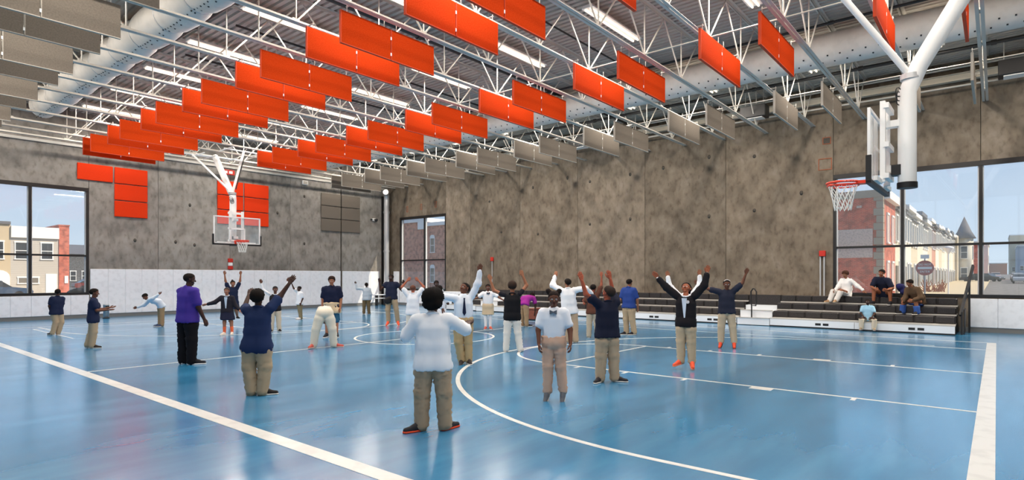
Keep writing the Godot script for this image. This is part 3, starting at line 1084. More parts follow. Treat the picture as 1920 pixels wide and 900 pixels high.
func hoop(label: String, board_u: float, rim_h: float, s: float, reach: float, bend_h: float, main_to: Vector3, thin_to: Vector3, front_to: Vector3) -> void:
	# x across the court, y up, b behind the board
	var o := thing("basketball_hoop", label, "basketball hoop", P(board_u, 10.9, 0))
	var q := func(x: float, y: float, b: float) -> Vector3: return Vector3(x, y, -b * s)
	var b0 := rim_h - 0.12
	var b1 := rim_h + 0.95
	var board := part("backboard", box_mesh(Vector3(1.80, 1.04, 0.012)), M.board_glass, o, at(q.call(0, (b0 + b1) / 2, 0)))
	var st := st_new()
	for e in [-1.0, 1.0]:
		add_frame_box(st, at(Vector3(e * 0.895, 0, 0)), Vector3(0.045, 1.07, 0.04))
		add_frame_box(st, at(Vector3(0, e * 0.515, 0)), Vector3(1.78, 0.045, 0.04))
	part("board_frame", st.commit(), M.white, board)
	st = st_new()
	var ty := rim_h + 0.02 - (b0 + b1) / 2
	for e in [-1.0, 1.0]:
		add_frame_box(st, at(Vector3(e * 0.28, ty + 0.228, s * 0.009)), Vector3(0.05, 0.457, 0.006))
	for e in [0.0, 0.457]:
		add_frame_box(st, at(Vector3(0, ty + e, s * 0.009)), Vector3(0.61, 0.05, 0.006))
	part("target_square", st.commit(), M.white, board)
	st = st_new()
	add_frame_box(st, at(Vector3(0, -0.555, 0)), Vector3(1.90, 0.06, 0.07))
	for e in [-1.0, 1.0]:
		add_frame_box(st, at(Vector3(e * 0.935, -0.36, 0)), Vector3(0.05, 0.38, 0.07))
	part("edge_pad", st.commit(), M.black, board)
	# rim, bracket and net
	var rc: Vector3 = q.call(0, rim_h, -reach)
	st = st_new()
	torus(st, rc, 0.234, 0.02)
	torus(st, rc + Vector3(0, -0.045, 0), 0.228, 0.012)
	var rim := part("rim", st.commit(), M.rim, o)
	st = st_new()
	add_frame_box(st, at(q.call(0, rim_h - 0.045, -0.03)), Vector3(0.26, 0.14, 0.05))
	add_frame_box(st, at(q.call(0, rim_h - 0.015, -(reach - 0.23) / 2)), Vector3(0.2, 0.05, reach - 0.18))
	part("rim_bracket", st.commit(), M.rim, rim)
	if s < 0:
		st = st_new()
		for w in [[-0.8, 0.14], [-0.5, 0.1], [-0.25, 0.09]]:
			var pts := []
			for k in 7:
				var a: float = PI + w[0] + w[1] * (k - 3) / 3.0
				pts.append(rc + Vector3(cos(a) * 0.247, 0.004 * sin(k * 2.1), sin(a) * 0.247))
			add_tube(st, pts, [0.006], 5)
		part("rim_marking", st.commit(), M.white, rim)
	st = st_new()
	var n := 12
	for k in n:
		for dirn in [-1.0, 1.0]:
			var pts := []
			for j in 7:
				var t := j / 6.0
				var a: float = TAU * (k + dirn * t * 2.0) / n
				var r := lerpf(0.222, 0.12, pow(t, 0.7))
				pts.append(rc + Vector3(cos(a) * r, -0.03 - t * 0.42, sin(a) * r))
			add_tube(st, pts, [0.0055], 4, false)
	part("net", st.commit(), M.net, o)
	# frame behind the glass
	st = st_new()
	for e in [-1.0, 1.0]:
		add_frame_box(st, at(q.call(e * 0.24, rim_h + 0.55, 0.09)), Vector3(0.09, 1.25, 0.07))
		add_frame_box(st, at(q.call(e * 0.5, b0 + 0.05, 0.06)), Vector3(0.5, 0.07, 0.05))
	for y in [0.02, 0.5, 1.1]:
		add_frame_box(st, at(q.call(0, rim_h + y, 0.14)), Vector3(0.6, 0.08, 0.07))
	part("support_frame", st.commit(), M.white, o)
	st = st_new()
	for y in [0.15, 0.85]:
		add_bar(st, q.call(0, rim_h + y, 0.1), q.call(0, rim_h + y, 0.4), 0.16, 0.1)
	part("mounting_arm", st.commit(), M.white, o)
	# mast and braces
	var mb := 0.38
	var r := 0.125
	part("mast", tube_mesh([q.call(0, rim_h - 0.1, mb), q.call(0, bend_h - 0.12, mb), q.call(main_to.x * 0.03, bend_h + 0.06, mb + 0.07), q.call(main_to.x * 0.1, lerpf(bend_h, main_to.y, 0.12), lerpf(mb, main_to.z, 0.12)), q.call(main_to.x, main_to.y, main_to.z)], r, 16), M.white, o)
	part("mast_cap", tube_mesh([q.call(0, rim_h - 0.17, mb), q.call(0, rim_h - 0.08, mb)], r + 0.012, 16), M.black, o)
	part("actuator", box_mesh(Vector3(0.2, 0.16, 0.16)), M.black, o, at(q.call(0, rim_h + 0.12, mb - 0.12)))
	var elbow: Vector3 = q.call(0, bend_h + 0.12, mb + 0.05)
	part("brace", tube_mesh([elbow, q.call(thin_to.x, thin_to.y, thin_to.z)], 0.042, 10), M.white, o)
	part("brace", tube_mesh([elbow, q.call(front_to.x, front_to.y, front_to.z)], 0.05, 10), M.white, o)
	var fd: Vector3 = q.call(front_to.x, front_to.y, front_to.z) - elbow
	var side := Vector3(0.09, 0, 0)
	part("lift_cable", tube_mesh([elbow + fd * 0.1 + side, elbow + fd * 0.9 + side], 0.022, 8), M.black, o)
	part("collar", tube_mesh([elbow + Vector3(0, -0.05, 0), elbow + Vector3(0, 0.03, 0)], r + 0.02, 16), M.galv, o)
	# ring of cable at the elbow
	st = st_new()
	for k in 3:
		var pts := []
		for a in 13:
			var t := TAU * a / 12.0
			pts.append(q.call(-0.12 + 0.02 * k, bend_h - 0.12 - 0.06 * k + sin(t) * 0.07, mb - 0.1) + Vector3(cos(t) * 0.06, 0, cos(t) * 0.03))
		add_tube(st, pts, [0.008], 5, false)
	part("cable_loops", st.commit(), M.black, o)
	# pipes clamped under the joists
	st = st_new()
	for g in [main_to, thin_to, front_to]:
		add_tube(st, [q.call(g.x - 0.8, g.y, g.z), q.call(g.x + 0.8, g.y, g.z)], [0.03], 8)
		for e in [-0.7, 0.7]:
			add_tube(st, [q.call(g.x + e, g.y - 0.01, g.z - 0.6), q.call(g.x + e, g.y - 0.01, g.z + 0.6)], [0.028], 8)
	part("ceiling_mount", st.commit(), M.white, o)

func build_hoops() -> void:
	hoop("far glass-board basketball hoop hanging in front of the end wall", 23.0, 3.05, 1.0, 0.4, 4.85, Vector3(0.5, 6.84, 3.1), Vector3(-0.35, 6.84, 3.3), Vector3(0.75, 6.84, 1.05))
	hoop("near basketball hoop seen edge-on in front of the street window", 1.45, 3.19, -1.0, 0.5, 4.62, Vector3(0.05, 6.84, 1.65), Vector3(0.7, 6.84, 1.6), Vector3(-1.0, 6.84, -0.95))

# ------------------------------------------------------------------ small fittings
func build_small_things() -> void:
	# downpipe in the far corner
	var p := thing("downpipe", "white downpipe with an elbow in the far corner", "pipe", P(27.8, 22.0, 0))
	part("pipe", tube_mesh([Vector3(0, 0.02, 0), Vector3(0, 6.15, 0), Vector3(-0.02, 6.4, 0.03), Vector3(-0.12, 6.55, 0.12), Vector3(-0.3, 6.6, 0.3)], 0.16, 18), M.galv, p)
	for y in [1.2, 3.1, 5.4]:
		part("coupling", tube_mesh([Vector3(0, y, 0), Vector3(0, y + 0.12, 0)], 0.18, 18), M.galv, p)
	part("wall_strip", box_mesh(Vector3(0.12, 6.4, 0.08)), M.black, p, at(Vector3(-0.05, 3.2, -0.3)))
	# box fixtures near the bleacher wall
	var names := ["nearest black box fixture, cut by the right edge of the picture", "black box fixture with white underside, left of the near hoop", "black box fixture with white underside behind the grey baffles", "farthest black box fixture, half hidden behind a grey baffle"]
	var us := [-0.45, 6.5, 13.7, 20.9]
	for i in 4:
		var t := thing("box_fixture", names[i], "fixture", P(us[i], 21.1, 7.15), "black box fixtures under the roof")
		part("housing", bevel_mesh(Vector3(0.5, 0.42, 0.85), 0.02), M.black, t, at(Vector3(0, 0.21, 0)))
		part("white_panel", box_mesh(Vector3(0.4, 0.03, 0.62)), M.white, t, at(Vector3(0, -0.012, 0)))
		part("hanger", tube_mesh([Vector3(0, 0.42, 0.3), Vector3(0, 1.04, 0.3)], 0.012, 6), M.steel, t)
		part("hanger", tube_mesh([Vector3(0, 0.42, -0.3), Vector3(0, 1.04, -0.3)], 0.012, 6), M.steel, t)
	# end wall fittings
	var a := thing("fire_alarm", "red fire alarm with white strobe on the end wall above the pads", "alarm", P(U_FAR - 0.05, 13.0, 1.99))
	part("lower_box", bevel_mesh(Vector3(0.22, 0.16, 0.09), 0.01), M.red, a, at(Vector3(0, 0.09, 0)))
	part("strobe", bevel_mesh(Vector3(0.2, 0.16, 0.08), 0.02), M.white, a, at(Vector3(0, 0.26, 0)))
	part("upper_box", bevel_mesh(Vector3(0.22, 0.18, 0.09), 0.01), M.red, a, at(Vector3(0, 0.44, 0)))
	var e := thing("wall_sign", "small red and white sign high on the end wall behind the far hoop", "sign", P(U_FAR - 0.03, 12.9, 6.5))
	part("plate", bevel_mesh(Vector3(0.62, 0.24, 0.04), 0.008), M.red, e, at(Vector3(0, 0.12, 0)))
	for x in [-0.12, 0.12]:
		part("white_mark", box_mesh(Vector3(0.17, 0.12, 0.01)), M.white, e, at(Vector3(x, 0.12, 0.022)))
	var s := thing("security_camera", "small black dome camera on a white bracket near the corner", "camera", P(U_FAR - 0.03, 21.35, 5.0))
	part("bracket", bevel_mesh(Vector3(0.2, 0.16, 0.1), 0.01), M.white, s)
	part("dome", lathe_mesh([[0.0, -0.16], [0.07, -0.14], [0.1, -0.06], [0.1, 0.0], [0.0, 0.0]], 14), M.black, s, at(Vector3(0.06, 0.03, 0.16)))
	part("dome", lathe_mesh([[0.0, -0.1], [0.05, -0.08], [0.06, 0.0], [0.0, 0.0]], 14), M.black, s, at(Vector3(-0.2, 0.03, 0.06)))
	var b := thing("junction_box", "small white junction box at the top of the end wall", "box", P(U_FAR - 0.06, 16.9, 6.5))
	part("box", bevel_mesh(Vector3(0.3, 0.22, 0.1), 0.01), M.white, b, at(Vector3(0, 0.11, 0)))
	part("cover", box_mesh(Vector3(0.24, 0.16, 0.01)), M.grey_edge, b, at(Vector3(0, 0.11, 0.052)))
	# bleacher wall fittings
	var h := thing("alarm_horn", "red alarm horn with white conduits beside the street window", "alarm", P(4.62, V_RIGHT - 0.06, 1.0))
	part("horn", bevel_mesh(Vector3(0.1, 0.2, 0.2), 0.015), M.red, h, at(Vector3(0, 1.45, 0)))
	for z in [-0.07, 0.05]:
		part("conduit", tube_mesh([Vector3(0.02, 0.0, z), Vector3(0.02, 1.36, z)], 0.025, 8), M.bead, h)
	h = thing("pull_station", "tiny red box on a conduit on the concrete wall above the bleachers", "alarm", P(19.8, V_RIGHT - 0.04, 1.0))
	part("box", bevel_mesh(Vector3(0.07, 0.2, 0.18), 0.01), M.red, h, at(Vector3(0, 1.55, 0)))
	part("conduit", tube_mesh([Vector3(0.01, 0.0, 0), Vector3(0.01, 1.46, 0)], 0.02, 8), M.bead, h)
	for f in [[4.55, 5.32, 0.42, 0.4, "rust-red steel frame cast in the wall above the window corner"], [4.5, 6.2, 0.26, 0.24, "small dark square embed plate high on the bleacher wall"], [26.4, 5.4, 0.14, 0.34, "left rusty bracket above the small window"], [25.2, 5.45, 0.14, 0.34, "middle rusty bracket above the small window"], [24.0, 5.5, 0.14, 0.34, "right rusty bracket above the small window"]]:
		var t := thing("embed_frame", f[4], "wall fitting", P(f[0], V_RIGHT - 0.006, f[1]))
		var st := st_new()
		var w: float = f[2] / 2
		var hh: float = f[3]
		add_box(st, Vector3(-0.008, 0, -w), Vector3(0.006, 0.025, w))
		add_box(st, Vector3(-0.008, hh - 0.025, -w), Vector3(0.006, hh, w))
		add_box(st, Vector3(-0.008, 0.025, -w), Vector3(0.006, hh - 0.025, -w + 0.025))
		add_box(st, Vector3(-0.008, 0.025, w - 0.025), Vector3(0.006, hh - 0.025, w))
		part("frame", st.commit(), M.rust, t)
		if f[0] == 4.5:
			part("plate", box_mesh(Vector3(0.01, hh - 0.05, 2 * w - 0.05)), M.patch, t, at(Vector3(0, hh / 2, 0)))
	# things on the floor
	var c := thing("waste_bin", "narrow silver bin standing against the low pads of the end wall", "bin", ground(199, 597))
	part("body", lathe_mesh([[0.0, 0.0], [0.1, 0.0], [0.1, 0.5], [0.105, 0.5], [0.105, 0.56], [0.0, 0.56]], 18), M.silver, c)
	part("opening", bevel_mesh(Vector3(0.13, 0.1, 0.06), 0.01), M.black, c, at(Vector3(0.02, 0.45, 0.075)))
	part("base_ring", lathe_mesh([[0.1, 0.0], [0.12, 0.0], [0.12, 0.03], [0.1, 0.03]], 18), M.black, c)
	var n := thing("bench", "white two-rail bench on the floor in the sunlit corner", "bench", P(27.3, 20.9, 0))
	part("seat", bevel_mesh(Vector3(1.3, 0.05, 0.3), 0.01), M.skirt, n, at(Vector3(0, 0.62, 0)))
	part("shelf", bevel_mesh(Vector3(1.2, 0.04, 0.26), 0.01), M.skirt, n, at(Vector3(0, 0.42, 0)))
	for x in [-0.58, 0.0, 0.58]:
		part("leg", box_mesh(Vector3(0.05, 0.6, 0.22)), M.black, n, at(Vector3(x, 0.3, 0)))
	var w2 := thing("wooden_box", "low reddish brown wooden bench in front of the bleachers", "bench", ground(1004, 600))
	part("top", bevel_mesh(Vector3(0.6, 0.05, 0.4), 0.01), M.brown, w2, at(Vector3(0, 0.43, 0)))
	part("front", bevel_mesh(Vector3(0.56, 0.36, 0.36), 0.01), M.brown, w2, at(Vector3(0, 0.225, 0)))
	part("plinth", box_mesh(Vector3(0.5, 0.05, 0.3)), M.black, w2, at(Vector3(0, 0.025, 0)))

# ------------------------------------------------------------------ the streets outside
func window_set(parent: Node, center: Vector3, w: float, h: float, facing: Basis, glass: Material, sash := true) -> void:
	# facing: local z points out of the wall
	var st := st_new()
	add_frame_box(st, at(Vector3(0, h / 2 + 0.06, 0.02)), Vector3(w + 0.24, 0.14, 0.1))
	add_frame_box(st, at(Vector3(0, -h / 2 - 0.05, 0.03)), Vector3(w + 0.24, 0.1, 0.14))
	add_frame_box(st, at(Vector3(-w / 2 - 0.04, 0, 0.01)), Vector3(0.08, h, 0.08))
	add_frame_box(st, at(Vector3(w / 2 + 0.04, 0, 0.01)), Vector3(0.08, h, 0.08))
	if sash: add_frame_box(st, at(Vector3(0, 0, 0.015)), Vector3(w, 0.07, 0.06))
	var f := part("window", st.commit(), M.trim, parent, at(center, facing))
	part("window_pane", box_mesh(Vector3(w, h, 0.03)), glass, f)

func house_box(t: Node, lo: Vector3, hi: Vector3, m: Material, called := "wall") -> void:
	var st := st_new()
	add_box(st, lo.min(hi), lo.max(hi))
	part(called, st.commit(), m, t)

func car(label: String, p: Vector3, yaw: float, paint: Color) -> void:
	var t := thing("parked_car", label, "car", p, "", Basis(Vector3.UP, yaw))
	var m := mat(paint, 0.25)
	var st := st_new()
	add_prism(st, PackedVector2Array([Vector2(-2.15, 0.35), Vector2(2.2, 0.35), Vector2(2.25, 0.6), Vector2(2.1, 0.82), Vector2(1.0, 0.95), Vector2(-1.75, 0.98), Vector2(-2.2, 0.88), Vector2(-2.25, 0.55)]), Transform3D.IDENTITY, 1.72)
	part("body", st.commit(), m, t)
	st = st_new()
	add_prism(st, PackedVector2Array([Vector2(1.0, 0.93), Vector2(0.35, 1.4), Vector2(-0.95, 1.42), Vector2(-1.7, 0.96)]), Transform3D.IDENTITY, 1.5)
	part("cabin_glass", st.commit(), M.pane_dark, t)
	st = st_new()
	add_prism(st, PackedVector2Array([Vector2(0.4, 1.39), Vector2(0.3, 1.45), Vector2(-0.92, 1.47), Vector2(-1.02, 1.4)]), Transform3D.IDENTITY, 1.52)
	part("roof", st.commit(), m, t)
	for x in [-1.35, 1.35]:
		for z in [-0.78, 0.78]:
			part("wheel", tube_mesh([Vector3(x, 0.32, z - 0.1), Vector3(x, 0.32, z + 0.1)], 0.32, 14), M.tire, t)
	for z in [-0.6, 0.6]:
		part("headlight", box_mesh(Vector3(0.05, 0.12, 0.3)), M.bead, t, at(Vector3(2.2, 0.68, z)))

func road_h(v: float) -> float:
	return -0.09 + maxf(0.0, v - 40.0) * 0.0095

func build_outside() -> void:
	var g := struct("ground_outside")
	var st := st_new()
	add_box(st, P(-150, 22.75, -0.6), P(260, 330, -0.1))
	part("asphalt", st.commit(), M.asphalt, g)
	st = st_new()
	add_box(st, P(28.6, -120, -0.6), P(260, 22.75, -0.1))
	part("asphalt", st.commit(), M.asphalt, g)
	st = st_new()
	add_box(st, P(-150, -120, -0.6), P(-4.4, 22.75, -0.1))
	part("asphalt", st.commit(), M.asphalt, g)
	st = st_new()
	add_box(st, P(-4.4, -120, -0.6), P(28.6, -1.1, -0.1))
	part("asphalt", st.commit(), M.asphalt, g)
	# the street climbs gently away from the gym
	for r in [["sloping_road", -16.0, 1.0, 0.0, M.asphalt], ["sidewalk", 1.0, 12.0, 0.14, M.walk], ["sidewalk", -22.0, -16.0, 0.14, M.walk]]:
		st = st_new()
		var y0: float = road_h(40.0) + r[3]
		var y1: float = road_h(330.0) + r[3]
		quad(st, P(r[2], 330, y1), P(r[1], 330, y1), P(r[1], 40, y0), P(r[2], 40, y0))
		quad(st, P(r[2], 40, y0), P(r[1], 40, y0), P(r[1], 40, -0.5), P(r[2], 40, -0.5))
		quad(st, P(r[1], 40, y0), P(r[1], 330, y1), P(r[1], 330, -0.5), P(r[1], 40, -0.5))
		quad(st, P(r[2], 330, y1), P(r[2], 40, y0), P(r[2], 40, -0.5), P(r[2], 330, -0.5))
		part(r[0], st.commit(), r[4], g)
	st = st_new()
	add_box(st, P(69.5, -30, -0.1), P(73.0, 30, 0.03))
	part("sidewalk", st.commit(), M.walk, g)
	st = st_new()
	add_box(st, P(7, 54.0, -0.1), P(100, 58.0, 0.05))
	part("verge", st.commit(), M.earth, g)

	var out_u := Basis.IDENTITY                                   # facing -u is facing +z
	var out_v := Basis(Vector3.UP, -PI / 2)                        # facing -v
	# --- houses beyond the left window, facing the gym
	var U := 73.0
	var h := thing("row_house", "beige sided row house with white cornice seen through the left window", "house", P(U, 14.6, -0.1))
	var o := -h.position
	house_box(h, o + P(U, 12.75, -0.1), o + P(U + 9, 16.5, 5.6), M.siding)
	house_box(h, o + P(U - 0.25, 12.76, 5.45), o + P(U + 9, 16.49, 6.55), M.trim, "cornice")
	for v in [13.55, 15.55]:
		window_set(h, o + P(U - 0.02, v, 4.2), 0.85, 1.55, out_u, M.pane_dark)
	window_set(h, o + P(U - 0.02, 14.1, 1.3), 1.5, 0.5, out_u, M.shutter, false)
	house_box(h, o + P(U - 0.06, 15.45, -0.1), o + P(U, 16.35, 1.95), M.trim, "door")
	h = thing("row_house", "tan stone row house with arched white door at the left window edge", "house", P(U, 10.8, -0.1))
	o = -h.position
	house_box(h, o + P(U, 8.9, -0.1), o + P(U + 9, 12.75, 6.7), M.stone)
	house_box(h, o + P(U - 0.2, 8.91, 6.7), o + P(U + 9, 12.74, 6.95), M.slate, "cornice")
	window_set(h, o + P(U - 0.02, 11.75, 4.2), 0.9, 1.6, out_u, M.pane_dark)
	window_set(h, o + P(U - 0.02, 9.9, 4.2), 0.9, 1.6, out_u, M.pane_dark)
	var arch := PackedVector2Array([Vector2(-0.8, 0), Vector2(0.8, 0)])
	for a in 9:
		arch.append(Vector2(cos(PI * a / 8.0) * 0.8, 1.7 + sin(PI * a / 8.0) * 0.7))
	st = st_new()
	add_prism(st, arch, at(o + P(U - 0.04, 11.9, -0.1)), 0.12)
	part("arched_door", st.commit(), M.trim, h)
	h = thing("chimney_wall", "coral brick party wall right of the beige house", "house", P(U, 16.8, -0.1))
	o = -h.position
	house_box(h, o + P(U - 0.1, 16.5, -0.1), o + P(U + 9, 17.35, 6.8), M.brick_coral)
	house_box(h, o + P(U - 0.15, 16.45, 6.8), o + P(U + 9, 17.4, 6.92), M.brick_coral, "coping")
	house_box(h, o + P(U - 0.2, 16.95, 1.0), o + P(U - 0.1, 17.25, 1.75), M.trim, "notice_board")
	h = thing("row_house", "pale row house left of the stone house, mostly hidden by the window post", "house", P(U, 6.5, -0.1))
	o = -h.position
	house_box(h, o + P(U, 3.9, -0.1), o + P(U + 9, 8.9, 6.4), M.siding)
	house_box(h, o + P(U - 0.25, 3.9, 6.2), o + P(U + 9, 8.9, 7.0), M.trim, "cornice")
	for v in [5.0, 7.4]:
		window_set(h, o + P(U - 0.02, v, 4.2), 0.9, 1.6, out_u, M.pane_dark)
	h = thing("grey_building", "dark grey building far behind the coral brick wall", "building", P(118, 36, -0.1))
	o = -h.position
	house_box(h, o + P(118, 27.5, -0.1), o + P(128, 46, 5.4), M.far_grey)
	st = st_new()
	for p in [[27.3, 46.2]]:
		var A: Vector3 = o + P(117.6, p[0], 5.4)
		var B: Vector3 = o + P(117.6, p[1], 5.4)
		var C: Vector3 = o + P(123, p[1], 7.2)
		var D: Vector3 = o + P(123, p[0], 7.2)
		quad(st, D, C, B, A)
		quad(st, o + P(128.4, p[1], 5.4), C, D, o + P(128.4, p[0], 5.4))
		tri(st, A, o + P(128.4, p[0], 5.4), D)
		tri(st, B, C, o + P(128.4, p[1], 5.4))
	part("roof", st.commit(), M.slate, h)
	for v in [28.6, 30.2, 31.8, 33.4]:
		window_set(h, o + P(117.95, v, 1.8), 0.7, 1.5, out_u, M.pane_dark)
	car("dark blue parked car behind the left window sill", P(60, 9.5, -0.1), 0.0, c8(66, 84, 110))
	car("maroon parked car low in the right pane of the left window", P(92, 24.5, -0.1), 0.0, c8(120, 50, 44))
	car("dark green parked car behind the maroon one", P(104, 27.6, -0.1), 0.2, c8(50, 66, 66))
	var bush := thing("round_bush", "dark round bush just outside the left window", "bush", P(33.0, 8.1, -0.1))
	var acc := new_acc()
	nets([cap(Vector3(0, 0.75, 0), Vector3(0.1, 0.9, 0), 0.3, 0.28), cap(Vector3(-0.15, 0.95, 0.05), Vector3(0.2, 1.0, 0), 0.2, 0.2), cap(Vector3(0, 0.4, 0), Vector3(0, 0.8, 0), 0.2, 0.25)], 0.05, 0.08, [], acc, 0.06, 6.0)
	part("foliage", acc_mesh(acc), M.leaf, bush)
	part("stem", tube_mesh([Vector3(0, 0, 0), Vector3(0, 0.5, 0)], 0.04, 8), M.brown, bush)

	# --- brick building beyond the small window
	h = thing("brick_building", "brown brick building with white cornice beyond the small window", "building", P(66, 60, -0.1))
	o = -h.position
	house_box(h, o + P(64.5, 58, -0.1), o + P(92, 70, 9.7), M.brick_brown)
	house_box(h, o + P(48, 58, -0.1), o + P(64.5, 70, 9.0), M.brick_brown)
	house_box(h, o + P(64.3, 57.7, 9.7), o + P(92, 70.2, 10.3), M.trim, "cornice")
	house_box(h, o + P(47.8, 57.7, 9.0), o + P(64.3, 70.2, 9.5), M.trim, "cornice")
	house_box(h, o + P(64.0, 57.6, 8.6), o + P(65.6, 57.99, 10.3), M.trim, "cornice_end")
	for u in [52.0, 55.6, 59.2, 62.8, 69.5, 73.0]:
		for y in [1.9, 6.2]:
			if y > 5 and u > 63: continue
			window_set(h, o + P(u, 57.98, y), 0.75, 2.0, out_v, M.pane_dark if int(u) % 2 else M.shutter)
			st = st_new()
			add_prism(st, PackedVector2Array([Vector2(-0.5, 0), Vector2(0.5, 0), Vector2(0.42, 0.3), Vector2(0.2, 0.45), Vector2(-0.2, 0.45), Vector2(-0.42, 0.3)]), at(o + P(u, 57.96, y + 1.05), out_v), 0.12)
			part("window_arch", st.commit(), M.trim, h)

	# --- red end house and the row along the street
	var F := 5.9
	h = thing("end_house", "red brick end-of-row house with pale stucco patches behind the street window", "house", P(F + 5, 46, -0.1))
	o = -h.position
	house_box(h, o + P(F, 46, -0.1), o + P(F + 12, 52, 7.35), M.brick_red)
	house_box(h, o + P(F - 0.02, 45.9, 7.0), o + P(F + 12, 52.2, 7.5), M.quoin, "cornice")
	house_box(h, o + P(F - 0.4, 46.4, 6.9), o + P(F, 52, 7.45), M.trim, "cornice")
	# corner stones
	for i in 15:
		var w := 0.34 if i % 2 else 0.5
		house_box(h, o + P(F - 0.06, 45.94, i * 0.49 - 0.1), o + P(F + w, 46.5, i * 0.49 + 0.36), M.quoin, "corner_stone")
	# stucco patches on the gable
	for r in [[F + 0.55, F + 6.9, 2.95, 4.9], [F + 3.9, F + 6.9, -0.1, 2.5]]:
		house_box(h, o + P(r[0], 45.95, r[2]), o + P(r[1], 46.0, r[3]), M.stucco, "stucco_patch")
	house_box(h, o + P(F + 3.15, 45.93, 2.9), o + P(F + 3.32, 45.95, 4.95), M.brick_red, "downpipe")
	for i in 7:
		house_box(h, o + P(F + 1.2 + i * 0.62, 45.93, 6.35 + 0.14 * (i % 2)), o + P(F + 1.5 + i * 0.62, 46.0, 6.5 + 0.14 * (i % 2)), M.stucco, "vent_block")
	house_box(h, o + P(F - 0.05, 46.6, -0.1), o + P(F, 52, 6.9), M.brick_coral, "front")
	for v in [48.0, 50.4]:
		for y in [1.7, 5.0]:
			window_set(h, o + P(F - 0.07, v, y), 0.9, 1.9, out_u, M.stucco, false)
	var wide := 5.4
	for i in 15:
		var v0 := 52.25 + i * wide
		var lb := "pale row house, %s past the red end house" % ordinal(i)
		h = thing("row_house", lb, "house", P(F + 4, v0 + wide / 2, -0.1), "row houses down the street")
		o = -h.position
		var top := 7.25 + 0.12 * i + 0.25 * sin(i * 2.7)
		var fm: Material = M.facade[3] if i == 6 else M.facade[i % 3]
		house_box(h, o + P(F, v0, -0.1), o + P(F + 9, v0 + wide, top), fm)
		house_box(h, o + P(F - 0.4, v0, top - 0.25), o + P(F + 9, v0 + wide, top + 0.1), M.trim if i % 3 else M.slate, "cornice")
		house_box(h, o + P(F - 0.2, v0, top - 0.6), o + P(F, v0 + wide, top - 0.5), M.slate, "frieze")
		for x in [0.9, 2.7, 4.5]:
			window_set(h, o + P(F - 0.02, v0 + x, top - 1.9), 0.85, 1.9, out_u, M.pane_dark if (i + int(x)) % 4 else M.shutter, false)
			if x > 1.0: window_set(h, o + P(F - 0.02, v0 + x, 1.75), 0.85, 2.0, out_u, M.pane_dark, false)
			else: house_box(h, o + P(F - 0.08, v0 + x - 0.5, 0.0), o + P(F, v0 + x + 0.5, 2.5), M.shutter, "door")
		house_box(h, o + P(F + 1.6, v0 + 1.4, top), o + P(F + 2.3, v0 + 2.0, top + 0.75), M.brick_brown, "chimney")
	h = thing("turret_house", "corner house with a pointed slate turret at the end of the row", "house", P(F, 139, -0.1))
	o = -h.position
	house_box(h, o + P(F - 0.4, 133.5, -0.1), o + P(F + 10, 142, 9.2), M.facade[2])
	part("turret", lathe_mesh([[0.0, 0.0], [1.35, 0.0], [1.35, 9.0], [0.0, 9.0]], 8), M.facade[0], h, at(o + P(F - 1.2, 139, -0.1)))
	part("turret_roof", lathe_mesh([[0.0, 9.0], [1.8, 8.9], [1.1, 10.2], [0.0, 13.1]], 8), M.slate, h, at(o + P(F - 1.2, 139, -0.1)))
	for y in [2.2, 6.2]:
		window_set(h, o + P(F - 2.5, 139.2, y), 0.9, 2.2, out_u, M.pane_dark)
		window_set(h, o + P(F - 1.2, 137.6, y), 0.9, 2.2, out_v, M.pane_dark)
	# far end of the street
	var far := [
		["white house beyond the turret on the left of the street", 170.0, 184.0, 1.5, 12.0, 8.8, M.facade[1]],
		["brown brick house between the turret and the white house", 152.0, 166.0, 2.2, 12.0, 8.4, M.brick_red],
		["tall tan building on the right of the street far away", 381.0, 420.0, -44.0, -4.9, 22.0, M.facade[2]],
		["pale blue-grey building at the right window edge", 340.0, 379.0, -44.0, -7.0, 15.0, M.pale_blue],
		["low tan building closing the far end of the street", 430.0, 445.0, -4.5, 20.0, 9.0, M.facade[3]]]
	for b in far:
		h = thing("street_building", b[0], "building", P((b[3] + b[4]) / 2, (b[1] + b[2]) / 2, -0.1))
		o = -h.position
		house_box(h, o + P(b[3], b[1], -0.1), o + P(b[4], b[2], b[5]), b[6])
		house_box(h, o + P(b[3] - 0.2, b[1] - 0.2, b[5]), o + P(b[4] + 0.2, b[2] + 0.2, b[5] + 0.5), M.trim if b[5] > 6 else M.slate, "cornice")
		var uf: float = b[3] - 0.03 if b[3] > -3 else b[4] - 0.8
		for k in 3:
			for y in [1.8, 5.4]:
				if b[5] < 6: continue
				if b[3] > -3: window_set(h, o + P(b[3] - 0.03, b[1] + 2 + k * 4.0, y), 1.1, 1.9, out_u, M.pane_dark)
				else: window_set(h, o + P(b[4] - 1.5 - k * 3.5, b[1] - 0.03, y), 1.1, 1.9, out_v, M.pane_dark)
	var cars := [["silver parked car on the right of the street, nearest", 118.0, -2.75, c8(190, 192, 196)], ["dark grey parked car on the right of the street, second", 130.0, -2.8, c8(70, 76, 84)], ["white parked car on the right of the street, third", 143.0, -2.9, c8(214, 214, 212)], ["grey parked car on the right of the street, farthest", 157.0, -3.0, c8(120, 124, 130)]]
	for c in cars:
		car(c[0], P(c[2], c[1], road_h(c[1])), 0.0, c[3])
	car("black parked car in front of the turret house", P(2.7, 128, road_h(128)), PI / 2, c8(34, 36, 42))
	car("dark parked car right of the turret behind the black handrail", P(1.2, 136, road_h(136)), -PI / 2 - 0.5, c8(52, 48, 50))
	car("white parked car far down the left of the street", P(0.2, 168, road_h(168)), 0.0, c8(210, 210, 206))
	# sign and lamp
	var sg := thing("traffic_sign", "round red DO NOT ENTER sign with a white bar on a post", "sign", P(2.84, 36.6, -0.1))
	var away := -sg.position
	away.y = 0
